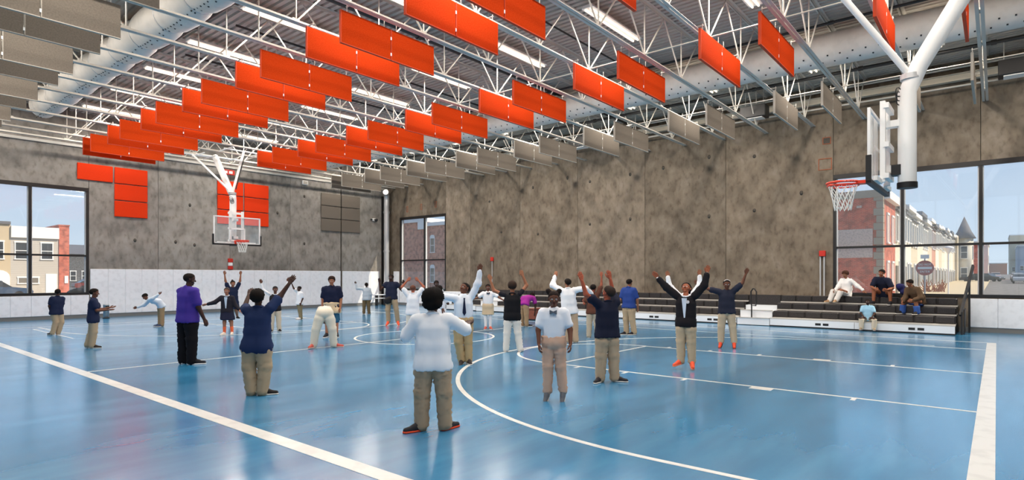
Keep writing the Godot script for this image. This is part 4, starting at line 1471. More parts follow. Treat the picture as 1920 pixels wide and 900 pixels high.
	var look := Basis.looking_at(-away, Vector3.UP)
	part("post", tube_mesh([Vector3(0, 0, 0), Vector3(0, 2.75, 0)], 0.035, 8), M.galv, sg, at(Vector3.ZERO, look))
	var face := part("sign_face", tube_mesh([Vector3(0, 2.2, 0.045), Vector3(0, 2.2, 0.06)], 0.385, 32), M.sign_red, sg, at(Vector3.ZERO, look))
	part("white_bar", box_mesh(Vector3(0.6, 0.12, 0.008)), M.trim, face, at(Vector3(0, 2.2, 0.064)))
	for tx in [["DO NOT", 2.36], ["ENTER", 2.0]]:
		var tm := TextMesh.new()
		tm.text = tx[0]
		tm.font_size = 40
		tm.pixel_size = 0.0034
		tm.depth = 0.006
		part("lettering", tm, M.trim, face, at(Vector3(0, tx[1] + 0.02, 0.064)))
	part("small_plate", box_mesh(Vector3(0.36, 0.2, 0.012)), M.trim, sg, at(look * Vector3(0, 2.78, 0.05), look))
	var lp := thing("street_lamp", "white street lamp post standing on the sidewalk behind the sign", "street lamp", P(2.87, 56, 0.2))
	part("post", tube_mesh([Vector3(0, 0, 0), Vector3(0, 3.2, 0)], 0.06, 10), M.trim, lp)
	part("lantern", lathe_mesh([[0.06, 3.2], [0.12, 3.3], [0.34, 3.62], [0.36, 3.7], [0.1, 3.8], [0.0, 3.82]], 14), M.trim, lp)
	# rubble and dry brush on the sidewalk
	var rub := thing("brush_pile", "reddish dry brush pile at the foot of the row houses", "brush", P(4.4, 66, 0.3))
	st = st_new()
	var rr := RandomNumberGenerator.new()
	rr.seed = 77
	for i in 60:
		var a := Vector3(rr.randf_range(-1.4, 1.4), 0, rr.randf_range(-0.8, 0.8))
		add_tube(st, [a, a + Vector3(rr.randf_range(-0.6, 0.6), rr.randf_range(0.2, 1.1), rr.randf_range(-0.5, 0.5))], [0.03], 4, false)
	part("twigs", st.commit(), M.rust, rub)

# ------------------------------------------------------------------ smooth bodies: tapered capsules joined and meshed as surface nets
class Acc:
	var v := PackedVector3Array()
	var n := PackedVector3Array()
	var c := PackedColorArray()
	var i := PackedInt32Array()

func new_acc() -> Acc:
	return Acc.new()

func acc_mesh(a: Acc) -> ArrayMesh:
	var arr := []
	arr.resize(Mesh.ARRAY_MAX)
	arr[Mesh.ARRAY_VERTEX] = a.v
	arr[Mesh.ARRAY_NORMAL] = a.n
	if a.c.size() == a.v.size(): arr[Mesh.ARRAY_COLOR] = a.c
	arr[Mesh.ARRAY_INDEX] = a.i
	var m := ArrayMesh.new()
	m.add_surface_from_arrays(Mesh.PRIMITIVE_TRIANGLES, arr)
	return m

func acc_add(a: Acc, b: Acc, xf: Transform3D, tint: Color, flip := false) -> void:
	var base := a.v.size()
	var nb := xf.basis.inverse().transposed()
	for k in b.v.size():
		a.v.append(xf * b.v[k])
		a.n.append((nb * b.n[k]).normalized())
		var c := tint
		if b.c.size() > k:
			var t := b.c[k]
			if t.r > 0.5: c = Color(t.g, t.g, t.g) if t.b < 0.5 else Color(tint.r * 0.75, tint.g * 0.5, tint.b * 0.5)
		a.c.append(c)
	for k in range(0, b.i.size(), 3):
		a.i.append(base + b.i[k])
		a.i.append(base + b.i[k + (2 if flip else 1)])
		a.i.append(base + b.i[k + (1 if flip else 2)])

func cap(a: Vector3, b: Vector3, ra: float, rb: float) -> Array:
	return [a, b, ra, rb]

func nets(prims: Array, cell: float, k: float, cuts: Array, acc: Acc, amp := 0.0, freq := 10.0, tint := Color.WHITE, fy := 1.5) -> void:
	var lo := Vector3(1e9, 1e9, 1e9)
	var hi := -lo
	for p in prims:
		var r: float = maxf(p[2], p[3]) + k * 0.3 + cell * 2.5
		lo = lo.min(p[0] - Vector3(r, r, r)).min(p[1] - Vector3(r, r, r))
		hi = hi.max(p[0] + Vector3(r, r, r)).max(p[1] + Vector3(r, r, r))
	var nx := int(ceil((hi.x - lo.x) / cell)) + 1
	var ny := int(ceil((hi.y - lo.y) / cell)) + 1
	var nz := int(ceil((hi.z - lo.z) / cell)) + 1
	var sy := nx
	var sz := nx * ny
	var N := sz * nz
	var F := PackedFloat32Array()
	F.resize(N)
	F.fill(9.0)
	for p in prims:
		var a: Vector3 = p[0]
		var b: Vector3 = p[1]
		var ra: float = p[2]
		var dr: float = p[3] - ra
		var m := maxf(ra, p[3]) + k * 0.6 + cell * 1.9
		var dx := b.x - a.x
		var dy := b.y - a.y
		var dz := b.z - a.z
		var inv := 1.0 / maxf(dx * dx + dy * dy + dz * dz, 1e-9)
		var x0 := maxi(0, int((minf(a.x, b.x) - m - lo.x) / cell))
		var x1 := mini(nx - 1, int((maxf(a.x, b.x) + m - lo.x) / cell) + 1)
		var y0 := maxi(0, int((minf(a.y, b.y) - m - lo.y) / cell))
		var y1 := mini(ny - 1, int((maxf(a.y, b.y) + m - lo.y) / cell) + 1)
		var z0 := maxi(0, int((minf(a.z, b.z) - m - lo.z) / cell))
		var z1 := mini(nz - 1, int((maxf(a.z, b.z) + m - lo.z) / cell) + 1)
		for z in range(z0, z1 + 1):
			var pz := lo.z + z * cell - a.z
			for y in range(y0, y1 + 1):
				var py := lo.y + y * cell - a.y
				var yz := py * dy + pz * dz
				var id := z * sz + y * sy + x0
				var px := lo.x + x0 * cell - a.x
				for x in range(x0, x1 + 1):
					var t := clampf((px * dx + yz) * inv, 0.0, 1.0)
					var ex := px - dx * t
					var ey := py - dy * t
					var ez := pz - dz * t
					var d := sqrt(ex * ex + ey * ey + ez * ez) - ra - dr * t
					var o := F[id]
					if d < o + k:
						var h := k - absf(d - o)
						if h > 0.0: F[id] = minf(d, o) - h * h / k * 0.25
						elif d < o: F[id] = d
					id += 1
					px += cell
	for c in cuts:
		var cn: Vector3 = c[0]
		var cd: float = c[1]
		var id := 0
		for z in nz:
			for y in ny:
				var w := cn.y * (lo.y + y * cell) + cn.z * (lo.z + z * cell) - cd + cn.x * lo.x
				var wx := cn.x * cell
				for x in nx:
					if w > F[id]: F[id] = w
					w += wx
					id += 1
	var thr := cell * 1.8
	var cand := PackedInt32Array()
	for id in N:
		if absf(F[id]) < thr: cand.append(id)
	var vi := PackedInt32Array()
	vi.resize(N)
	vi.fill(-1)
	var off := PackedInt32Array([0, 1, sy, sy + 1, sz, sz + 1, sz + sy, sz + sy + 1])
	var ea := PackedInt32Array([0, 2, 4, 6, 0, 1, 4, 5, 0, 1, 2, 3])
	var eb := PackedInt32Array([1, 3, 5, 7, 2, 3, 6, 7, 4, 5, 6, 7])
	var g := PackedFloat32Array()
	g.resize(8)
	for id in cand:
		var x := id % nx
		var y := (id / nx) % ny
		var z := id / sz
		if x >= nx - 1 or y >= ny - 1 or z >= nz - 1: continue
		var neg := 0
		for q in 8:
			var f := F[id + off[q]]
			g[q] = f
			if f < 0.0: neg += 1
		if neg == 0 or neg == 8: continue
		var s := Vector3.ZERO
		var cnt := 0
		for e in 12:
			var fa := g[ea[e]]
			var fb := g[eb[e]]
			if (fa < 0.0) != (fb < 0.0):
				var t := fa / (fa - fb)
				var ia := ea[e]
				var ib := eb[e]
				s += Vector3(lerpf(ia & 1, ib & 1, t), lerpf((ia >> 1) & 1, (ib >> 1) & 1, t), lerpf((ia >> 2) & 1, (ib >> 2) & 1, t))
				cnt += 1
		s /= cnt
		var nrm := Vector3(g[1] + g[3] + g[5] + g[7] - g[0] - g[2] - g[4] - g[6], g[2] + g[3] + g[6] + g[7] - g[0] - g[1] - g[4] - g[5], g[4] + g[5] + g[6] + g[7] - g[0] - g[1] - g[2] - g[3]).normalized()
		var pos := lo + (Vector3(x, y, z) + s) * cell
		if amp > 0.0:
			pos += nrm * ((wrinkle.get_noise_3d(pos.x * freq, pos.y * freq * fy, pos.z * freq) + 0.3) * amp)
		vi[id] = acc.v.size()
		acc.v.append(pos)
		acc.n.append(nrm)
		acc.c.append(tint)
	var st3 := [1, sy, sz]
	for id in cand:
		var s0 := F[id] < 0.0
		for ax in 3:
			var o: int = st3[ax]
			if id + o >= N: continue
			if (F[id + o] < 0.0) == s0: continue
			var u: int = st3[(ax + 1) % 3]
			var w: int = st3[(ax + 2) % 3]
			if id - u - w < 0: continue
			var q0 := vi[id]
			var q1 := vi[id - u]
			var q2 := vi[id - u - w]
			var q3 := vi[id - w]
			if q0 < 0 or q1 < 0 or q2 < 0 or q3 < 0: continue
			if s0: acc.i.append_array(PackedInt32Array([q0, q2, q1, q0, q3, q2]))
			else: acc.i.append_array(PackedInt32Array([q0, q1, q2, q0, q2, q3]))

# ------------------------------------------------------------------ shared head, hands, shoes, hair
var head_a: Acc
var hand_open: Acc
var hand_rest: Acc
var shoe_m: Mesh
var sole_m: Mesh
var hair_m := {}

func V(x: float, y: float, z: float) -> Vector3:
	return Vector3(x, y, z)

func make_hand(curl: float, spread: float) -> Acc:
	# right hand, wrist at the origin, fingers along +y, palm towards -z, thumb at -x; about 0.17 long
	var pr := [cap(V(0, -0.02, 0), V(0, 0.01, 0), 0.02, 0.021)]
	var xs := [-0.027, -0.009, 0.009, 0.026]
	var ln := [0.070, 0.079, 0.073, 0.057]
	for f in 4:
		var base := V(xs[f], 0.08 - 0.006 * absf(f - 1), 0)
		pr.append(cap(V(xs[f] * 0.5, 0.01, 0), base, 0.0135, 0.0115))
		var dir := V(xs[f] * spread, 1, 0).normalized()
		var p: Vector3 = base
		var bend := curl * 0.5
		for s in 3:
			var l: float = ln[f] * [0.45, 0.32, 0.23][s]
			var d := (dir * cos(bend) + V(0, 0, -1) * sin(bend)).normalized()
			var q := p + d * l
			pr.append(cap(p, q, 0.0095 - s * 0.0008, 0.0088 - s * 0.001))
			p = q
			bend += curl
	var t0 := V(-0.018, 0.022, -0.004)
	var t1 := V(-0.043, 0.05, -0.016 - 0.012 * curl)
	var t2 := V(-0.053 + 0.01 * curl, 0.078, -0.022 - 0.02 * curl)
	var t3 := V(-0.054 + 0.02 * curl, 0.099, -0.026 - 0.028 * curl)
	pr.append(cap(t0, t1, 0.015, 0.012))
	pr.append(cap(t1, t2, 0.0115, 0.0105))
	pr.append(cap(t2, t3, 0.0105, 0.009))
	var a := new_acc()
	nets(pr, 0.0042, 0.008, [], a, 0.0, 1.0, Color(0, 0, 0))
	return a

func make_protos() -> void:
	head_a = new_acc()
	var pr := [
		cap(V(0, 0.64, 0.10), V(0, 0.65, -0.06), 0.335, 0.335),
		cap(V(0, 0.50, -0.12), V(0, 0.27, -0.17), 0.25, 0.165),
		cap(V(-0.10, 0.21, -0.08), V(0.10, 0.21, -0.08), 0.13, 0.13),
		cap(V(-0.03, 0.115, -0.235), V(0.03, 0.115, -0.235), 0.085, 0.085),
		cap(V(0, 0.54, -0.365), V(0, 0.385, -0.445), 0.03, 0.05),
		cap(V(-0.05, 0.375, -0.395), V(0.05, 0.375, -0.395), 0.035, 0.035),
		cap(V(-0.17, 0.37, -0.2), V(-0.15, 0.40, -0.22), 0.12, 0.12),
		cap(V(0.17, 0.37, -0.2), V(0.15, 0.40, -0.22), 0.12, 0.12),
		cap(V(-0.17, 0.59, -0.30), V(0.17, 0.59, -0.30), 0.065, 0.065),
		cap(V(-0.335, 0.55, 0.03), V(-0.345, 0.42, 0.01), 0.055, 0.035),
		cap(V(0.335, 0.55, 0.03), V(0.345, 0.42, 0.01), 0.055, 0.035),
		cap(V(-0.06, 0.262, -0.325), V(0.06, 0.262, -0.325), 0.032, 0.032),
		cap(V(-0.05, 0.215, -0.32), V(0.05, 0.215, -0.32), 0.035, 0.035),
		cap(V(0, 0.25, 0.02), V(0, -0.22, 0.10), 0.19, 0.2),
		cap(V(-0.135, 0.49, -0.30), V(-0.135, 0.49, -0.31), 0.065, 0.065),
		cap(V(0.135, 0.49, -0.30), V(0.135, 0.49, -0.31), 0.065, 0.065)]
	nets(pr, 0.026, 0.045, [], head_a, 0.0, 1.0, Color(0, 0, 0))
	for k in head_a.v.size():
		var p := head_a.v[k]
		for s in [-1.0, 1.0]:
			var d := Vector2(p.x - s * 0.135, (p.y - 0.49) * 1.5).length()
			if p.z < -0.28:
				if d < 0.03: head_a.c[k] = Color(1, 0.01, 0)
				elif d < 0.062: head_a.c[k] = Color(1, 0.62, 0)
				elif absf(p.y - 0.60) < 0.018 and absf(p.x - s * 0.14) < 0.085: head_a.c[k] = Color(1, 0.015, 0)
		if p.z < -0.31 and absf(p.x) < 0.1 and p.y > 0.19 and p.y < 0.29: head_a.c[k] = Color(1, 0, 1)
	hand_open = make_hand(0.12, 5.0)
	hand_rest = make_hand(0.55, 1.5)
	var a := new_acc()
	nets([cap(V(0, 0.17, 0.18), V(0, 0.19, -0.12), 0.165, 0.165), cap(V(0, 0.15, -0.2), V(0.01, 0.12, -0.60), 0.16, 0.125), cap(V(0, 0.22, 0.17), V(0, 0.40, 0.17), 0.16, 0.155), cap(V(0, 0.3, 0.05), V(0, 0.22, -0.25), 0.12, 0.11)], 0.035, 0.08, [[V(0, -1, 0), -0.06]], a)
	shoe_m = acc_mesh(a)
	a = new_acc()
	nets([cap(V(0, 0.05, 0.2), V(0, 0.05, -0.15), 0.18, 0.165), cap(V(0, 0.05, -0.15), V(0.01, 0.05, -0.60), 0.175, 0.145)], 0.03, 0.04, [[V(0, -1, 0), 0.0], [V(0, 1, 0), 0.095]], a)
	sole_m = acc_mesh(a)
	var cut_front := [V(0, -0.85, -0.53), -0.47]
	for st in ["short", "afro", "bun", "puffs", "long", "curly", "fade"]:
		a = new_acc()
		var up := [cap(V(0, 0.66, 0.115), V(0, 0.67, -0.05), 0.358, 0.352)]
		var amp := 0.03
		var cuts := [cut_front]
		match st:
			"afro":
				up = [cap(V(-0.06, 0.70, 0.14), V(0.06, 0.72, 0.0), 0.45, 0.45), cap(V(-0.08, 0.38, 0.2), V(0.08, 0.42, 0.2), 0.36, 0.36)]
				cuts = [[V(0, -0.72, -0.69), -0.385]]
				amp = 0.07
			"curly":
				up = [cap(V(0, 0.70, 0.12), V(0, 0.72, -0.05), 0.40, 0.39)]
				amp = 0.06
			"fade":
				up = [cap(V(0, 0.655, 0.11), V(0, 0.665, -0.05), 0.348, 0.343)]
				amp = 0.012
			"bun":
				up.append(cap(V(0, 0.95, 0.3), V(0, 1.02, 0.36), 0.15, 0.15))
			"puffs":
				up.append(cap(V(-0.3, 0.95, 0.12), V(-0.36, 1.02, 0.12), 0.16, 0.15))
				up.append(cap(V(0.3, 0.95, 0.12), V(0.36, 1.02, 0.12), 0.16, 0.15))
			"long":
				up.append(cap(V(0, 0.6, 0.3), V(0, 0.0, 0.36), 0.26, 0.2))
		nets(up, 0.03, 0.06, cuts, a, amp, 9.0)
		hair_m[st] = acc_mesh(a)

# ------------------------------------------------------------------ a person
var cloth_cache := {}

func cloth(c: Color, rough := 0.9) -> StandardMaterial3D:
	var key := c.to_html()
	if not cloth_cache.has(key):
		var m := mat(c, rough, 0.0, 0.3)
		m.rim_enabled = true
		m.rim = 0.15
		m.rim_tint = 0.8
		cloth_cache[key] = m
	return cloth_cache[key]

var skin_mat: StandardMaterial3D

func basis_from(fwd: Vector3, up: Vector3) -> Basis:
	var z := -fwd.normalized()
	var y := (up - z * z.dot(up)).normalized()
	return Basis(y.cross(z), y, z)

func person(label: String, where: Vector3, H: float, face: float, o := {}) -> Node3D:
	var tc := Vector3(-where.x, 0, -where.z).normalized()
	var right := Vector3.UP.cross(tc)
	var B := Basis(right, Vector3.UP, tc)
	var t := thing("person", label, "person", where, "", B)
	var dist := Vector2(where.x, where.z).length()
	var cell := clampf(dist * 0.00125, 0.0105, 0.021)
	var fr := deg_to_rad(face)
	var f := V(sin(fr), 0, cos(fr))
	var left := Vector3.UP.cross(f)
	var s: Vector3 = o.get("spine", Vector3.UP).normalized()
	var s2: Vector3 = o.get("spine2", s).normalized()     # upper spine
	var DN := V(0, -1, 0)
	var ar: Array = o.get("ar", [V(0, -1, 0) - left * 0.15, V(0, -1, 0) - left * 0.05 + f * 0.15])
	var al: Array = o.get("al", [V(0, -1, 0) + left * 0.15, V(0, -1, 0) + left * 0.05 + f * 0.15])
	var lr: Array = o.get("lr", [DN - left * 0.08, DN - left * 0.04])
	var ll: Array = o.get("ll", [DN + left * 0.08, DN + left * 0.04])
	var wide: float = o.get("wide", 1.0)
	# joints
	var pel := Vector3.ZERO
	var hl := pel + left * 0.052 * H
	var hr := pel - left * 0.052 * H
	var kl: Vector3 = hl + ll[0].normalized() * 0.235 * H
	var kr: Vector3 = hr + lr[0].normalized() * 0.235 * H
	var al_: Vector3 = kl + ll[1].normalized() * 0.232 * H
	var ar_: Vector3 = kr + lr[1].normalized() * 0.232 * H
	var shift := V(0, 0.045 * H - minf(al_.y, ar_.y), 0) + V(0, o.get("jump", 0.0), 0)
	var mid: Vector3 = (al_ + ar_) / 2.0
	if o.get("anchor", "feet") == "feet": shift -= V(mid.x, 0, mid.z)
	if o.has("seat"): shift = o.seat
	pel += shift
	hl += shift
	hr += shift
	kl += shift
	kr += shift
	al_ += shift
	ar_ += shift
	var waist := pel + s * 0.10 * H
	var chest := waist + s2 * 0.12 * H
	var neck := chest + s2 * 0.095 * H
	var lf := (left - s2 * s2.dot(left)).normalized()
	if o.has("shoulder_left"): lf = o.shoulder_left.normalized()
	var front := lf.cross(s2).normalized()
	var uw: float = 0.103 * wide * H
	var sl: Vector3 = neck - s2 * 0.022 * H + lf * uw + al[0].normalized() * 0.012 * H + V(0, maxf(0.0, al[0].normalized().y) * 0.03 * H, 0)
	var sr: Vector3 = neck - s2 * 0.022 * H - lf * uw + ar[0].normalized() * 0.012 * H + V(0, maxf(0.0, ar[0].normalized().y) * 0.03 * H, 0)
	var el: Vector3 = sl + al[0].normalized() * 0.165 * H
	var er: Vector3 = sr + ar[0].normalized() * 0.165 * H
	var wl: Vector3 = el + al[1].normalized() * 0.145 * H
	var wr: Vector3 = er + ar[1].normalized() * 0.145 * H
	var look: Vector3 = o.get("look", f).normalized()
	var hup: Vector3 = o.get("hup", (s2 * 0.5 + Vector3.UP).normalized() if not o.has("spine2") else s2)
	var hs: float = o.get("head", 0.15 if H < 1.55 else 0.137) * H
	var hb := basis_from(look, hup)
	var hpos := neck + hb.y * 0.028 * H + hb.z * -0.012 * H
	var skin: Color = o.get("skin", c8(98, 62, 46))
	var sk := skin.srgb_to_linear()
	var g := 0.95
	# ---- body
	var body := new_acc()
	var pr := [
		cap(pel - left * 0.035 * H, pel + left * 0.035 * H, 0.056 * H, 0.056 * H),
		cap(waist - lf * 0.03 * H * wide, waist + lf * 0.03 * H * wide, 0.05 * H * wide, 0.05 * H * wide),
		cap(chest - lf * 0.045 * H * wide, chest + lf * 0.045 * H * wide, 0.05 * H * wide, 0.05 * H * wide),
		cap(neck - s2 * 0.035 * H - lf * 0.07 * H, neck - s2 * 0.035 * H + lf * 0.07 * H, 0.03 * H, 0.03 * H),
		cap(pel, waist, 0.054 * H, 0.05 * H), cap(waist, chest, 0.05 * H, 0.05 * H),
		cap(neck - s2 * 0.01 * H, hpos + hb.y * 0.1 * hs, 0.034 * H, 0.031 * H),
		cap(sl, el, 0.031 * H, 0.025 * H), cap(el, wl, 0.026 * H, 0.0175 * H),
		cap(sr, er, 0.031 * H, 0.025 * H), cap(er, wr, 0.026 * H, 0.0175 * H),
		cap(hl, kl, 0.052 * H, 0.037 * H), cap(kl, al_, 0.038 * H, 0.024 * H),
		cap(hr, kr, 0.052 * H, 0.037 * H), cap(kr, ar_, 0.038 * H, 0.024 * H)]
	nets(pr, cell, 0.016 * H, [], body, 0.0, 1.0, sk)
	acc_add(body, head_a, Transform3D(hb.scaled_local(Vector3(hs, hs, hs) * V(0.98, 1, 1)), hpos), sk)
	var hsz := H / 1.55
	var hands: Array = o.get("hands", ["open", "open"])
	for e in 2:
		var wdir: Vector3 = (ar[1] if e == 0 else al[1]).normalized()
		var palm: Vector3 = o.get("palm_r" if e == 0 else "palm_l", f if wdir.y > 0.1 else (lf if e == 0 else -lf))
		if absf(palm.normalized().dot(wdir)) > 0.95: palm = Vector3.UP
		var z := -(palm - wdir * wdir.dot(palm)).normalized()
		var hbs := Basis(wdir.cross(z), wdir, z).scaled_local(Vector3(hsz, hsz, hsz))
		if e == 1: hbs = hbs.scaled_local(V(-1, 1, 1))
		acc_add(body, hand_open if hands[e] == "open" else hand_rest, Transform3D(hbs, (wr if e == 0 else wl)), sk, e == 1)
	part("body", acc_mesh(body), skin_mat, t)
	# ---- hair
	if o.get("hair", "short") != "none":
		part("hair", hair_m[o.get("hair", "short")], cloth(o.get("hair_color", c8(26, 21, 19))), t, Transform3D(hb.scaled_local(Vector3(hs, hs, hs)), hpos))
	# ---- trousers, shorts or skirt
	var bc: Color = o.get("bottom_color", c8(178, 158, 130))
	var kind: String = o.get("bottom", "trousers")
	var loose: float = o.get("loose", 1.0)
	var bot := new_acc()
	var tuck: bool = o.get("tuck", false)
	var q := [cap(pel - left * 0.038 * H, pel + left * 0.038 * H, (0.078 if tuck else 0.064) * H, (0.078 if tuck else 0.064) * H), cap(pel - left * (0.04 if tuck else 0.0) * H, pel + s * 0.06 * H - left * (0.042 if tuck else 0.0) * H, (0.076 if tuck else 0.064) * H, (0.074 if tuck else 0.064) * H), cap(pel + left * (0.04 if tuck else 0.0) * H, pel + s * 0.06 * H + left * (0.042 if tuck else 0.0) * H, (0.076 if tuck else 0.064) * H, (0.074 if tuck else 0.064) * H)]
	var wcut := [s, s.dot(pel + s * (0.06 if tuck else 0.0) * H)]
	if kind == "trousers":
		var cl: Vector3 = al_ + ll[1].normalized() * 0.002 * H
		var cr: Vector3 = ar_ + lr[1].normalized() * 0.002 * H
		q.append_array([cap(hl, hl.lerp(kl, 0.35), 0.058 * H, 0.062 * H * loose), cap(hr, hr.lerp(kr, 0.35), 0.058 * H, 0.062 * H * loose), cap(hl.lerp(kl, 0.35), kl, 0.062 * H * loose, 0.05 * H * loose), cap(kl, cl, 0.05 * H * loose, 0.043 * H * loose), cap(hr.lerp(kr, 0.35), kr, 0.062 * H * loose, 0.05 * H * loose), cap(kr, cr, 0.05 * H * loose, 0.043 * H * loose)])
		nets(q, cell, 0.016 * H, [wcut], bot, 0.012 * H, 14.0)
		part("trousers", acc_mesh(bot), cloth(bc), t)
	elif kind == "shorts":
		q.append_array([cap(hl, hl.lerp(kl, 0.95), 0.066 * H, 0.06 * H), cap(hr, hr.lerp(kr, 0.95), 0.066 * H, 0.06 * H)])
		nets(q, cell, 0.016 * H, [wcut], bot, 0.007 * H, 16.0)
		part("shorts", acc_mesh(bot), cloth(bc), t)
	else:
		var k2 := (kl + kr) / 2.0
		var hem := pel.lerp(k2, 0.8)
		q.append_array([cap(hl, hl.lerp(kl, 0.85), 0.07 * H, 0.085 * H), cap(hr, hr.lerp(kr, 0.85), 0.07 * H, 0.085 * H), cap(pel, hem, 0.07 * H, 0.08 * H)])
		nets(q, cell, 0.03 * H, [wcut, [V(0, -1, 0), -hem.y]], bot, 0.007 * H, 16.0)
		part("skirt", acc_mesh(bot), cloth(bc), t)
	if o.has("stockings"):
		var sa := new_acc()
		nets([cap(kl.lerp(hl, 0.3), kl, 0.044 * H, 0.041 * H), cap(kl, al_, 0.041 * H, 0.029 * H)], cell, 0.01, [], sa)
		nets([cap(kr.lerp(hr, 0.3), kr, 0.044 * H, 0.041 * H), cap(kr, ar_, 0.041 * H, 0.029 * H)], cell, 0.01, [], sa)
		part("stockings", acc_mesh(sa), cloth(o.stockings), t)
	if o.has("socks"):
		var sa := new_acc()
		nets([cap(kl.lerp(al_, 0.45), al_, 0.035 * H, 0.029 * H)], cell, 0.01, [], sa)
		nets([cap(kr.lerp(ar_, 0.45), ar_, 0.035 * H, 0.029 * H)], cell, 0.01, [], sa)
		part("socks", acc_mesh(sa), cloth(o.socks), t)
	# ---- shirt
	var tp := new_acc()
	var slv: float = o.get("sleeve", 0.5)        # 0.5 short, 2 long
	var gr := 0.064
	q = [
		cap(waist - lf * 0.044 * H * wide, chest - lf * 0.05 * H * wide, 0.065 * H * wide, 0.064 * H * wide),
		cap(waist + lf * 0.044 * H * wide, chest + lf * 0.05 * H * wide, 0.065 * H * wide, 0.064 * H * wide),
		cap(neck - s2 * 0.032 * H - lf * 0.07 * H, neck - s2 * 0.032 * H + lf * 0.07 * H, 0.042 * H, 0.042 * H),
		cap(waist, chest, gr * H * wide, 0.067 * H * wide), cap(neck - s2 * 0.03 * H, neck + s2 * 0.004 * H, 0.042 * H, 0.037 * H)]
	var cut2 := []
	if tuck:
		q.append(cap(pel + s * 0.03 * H - left * 0.03 * H, pel + s * 0.03 * H + left * 0.03 * H, 0.063 * H, 0.063 * H))
	else:
		q.append_array([cap(pel - left * 0.042 * H, pel + left * 0.042 * H, 0.073 * H, 0.073 * H), cap(pel - s * 0.05 * H - left * 0.052 * H, pel - s * 0.05 * H + left * 0.052 * H, (0.058 * loose + 0.02) * H, (0.058 * loose + 0.02) * H), cap(pel - s * 0.04 * H - left * 0.044 * H, waist - lf * 0.044 * H * wide, (0.058 * loose + 0.014) * H, 0.065 * H * wide), cap(pel - s * 0.04 * H + left * 0.044 * H, waist + lf * 0.044 * H * wide, (0.058 * loose + 0.014) * H, 0.065 * H * wide)])
		cut2.append([-s, (-s).dot(pel - s * o.get("hem", 0.06) * H)])
	if slv > 0.0:
		if slv < 1.0:
			q.append_array([cap(sl, sl.lerp(el, slv + 0.12), 0.044 * H, 0.043 * H), cap(sr, sr.lerp(er, slv + 0.12), 0.044 * H, 0.043 * H)])
		else:
			q.append_array([cap(sl, el, 0.041 * H, 0.037 * H), cap(el, wl, 0.037 * H, 0.027 * H), cap(sr, er, 0.041 * H, 0.037 * H), cap(er, wr, 0.037 * H, 0.027 * H)])
	if o.has("vest"):
		for p in q:
			p[2] *= 0.78
			p[3] *= 0.78
	nets(q, cell, 0.035 * H if not o.has("vest") else 0.015 * H, cut2, tp, 0.0 if o.has("vest") else 0.011 * H, 15.0, Color.WHITE, 0.55)
	part("shirt", acc_mesh(tp), cloth(o.get("top_color", c8(28, 36, 60))), t)
	# ---- collar ring
	if o.get("collar", true):
		var st := st_new()
		var pts := []
		for a in 17:
			var an := TAU * a / 16.0
			pts.append(neck + s2 * (0.012 - 0.014 * cos(an)) * H + (lf * sin(an) * 1.05 + front * cos(an)) * 0.04 * H)
		add_tube(st, pts, [0.010 * H], 6, false)
		part("collar", st.commit(), cloth(o.get("collar_color", o.get("top_color", c8(28, 36, 60)))), t)
	# ---- vest or jacket over the shirt
	if o.has("vest"):
		var va := new_acc()
		q = [
			cap(waist - lf * 0.046 * H * wide, chest - lf * 0.053 * H * wide, 0.068 * H * wide, 0.068 * H * wide),
			cap(waist + lf * 0.046 * H * wide, chest + lf * 0.053 * H * wide, 0.068 * H * wide, 0.068 * H * wide),
			cap(pel - s * 0.03 * H - left * 0.05 * H, waist - lf * 0.046 * H * wide, 0.076 * H, 0.068 * H * wide),
			cap(pel - s * 0.03 * H + left * 0.05 * H, waist + lf * 0.046 * H * wide, 0.076 * H, 0.068 * H * wide),
			cap(neck - s2 * 0.04 * H - lf * 0.06 * H, neck - s2 * 0.04 * H + lf * 0.06 * H, 0.045 * H, 0.045 * H),
			cap(pel - left * 0.036 * H, pel + left * 0.036 * H, 0.083 * H, 0.083 * H), cap(pel, waist, 0.083 * H, 0.07 * H * wide), cap(waist, chest, 0.07 * H * wide, 0.073 * H * wide)]
		if o.get("vest_sleeve", false):
			q.append_array([cap(sl, el, 0.047 * H, 0.042 * H), cap(el, el.lerp(wl, 0.86), 0.042 * H, 0.034 * H), cap(sr, er, 0.047 * H, 0.042 * H), cap(er, er.lerp(wr, 0.86), 0.042 * H, 0.034 * H)])
		nets(q, cell, 0.02 * H, [[-s, (-s).dot(pel - s * 0.055 * H)]], va, 0.006 * H, 15.0)
		part("jacket" if o.get("vest_sleeve", false) else "vest", acc_mesh(va), cloth(o.vest), t)
	var chest_out := 0.082 * H * wide
	var tb := Basis(lf, s2, front)
	if o.has("shirt_front"):
		var st := st_new()
		add_prism(st, PackedVector2Array([V2(-0.03, 0.075), V2(0.03, 0.075), V2(0.012, -0.16), V2(-0.004, -0.16)]), Transform3D(tb.scaled_local(Vector3(H, H, H)), chest + front * chest_out * 0.90), 0.02)
		part("shirt_front", st.commit(), cloth(o.shirt_front), t)
	if o.has("tie"):
		var st := st_new()
		add_prism(st, PackedVector2Array([V2(-0.011, 0.082), V2(0.011, 0.082), V2(0.007, 0.06), V2(0.021, -0.10), V2(0, -0.135), V2(-0.021, -0.10), V2(-0.007, 0.06)]), Transform3D(tb.scaled_local(Vector3(H, H, H)), chest + front * chest_out * 0.98), 0.016)
		part("tie", st.commit(), cloth(o.tie), t)
	if o.has("bow"):
		var st := st_new()
		add_prism(st, PackedVector2Array([V2(-0.034, 0.095), V2(0, 0.08), V2(0.034, 0.095), V2(0.034, 0.055), V2(0, 0.07), V2(-0.034, 0.055)]), Transform3D(tb.scaled_local(Vector3(H, H, H)), chest + front * chest_out * 0.92 ), 0.04)
		part("bow_tie", st.commit(), cloth(o.bow), t)
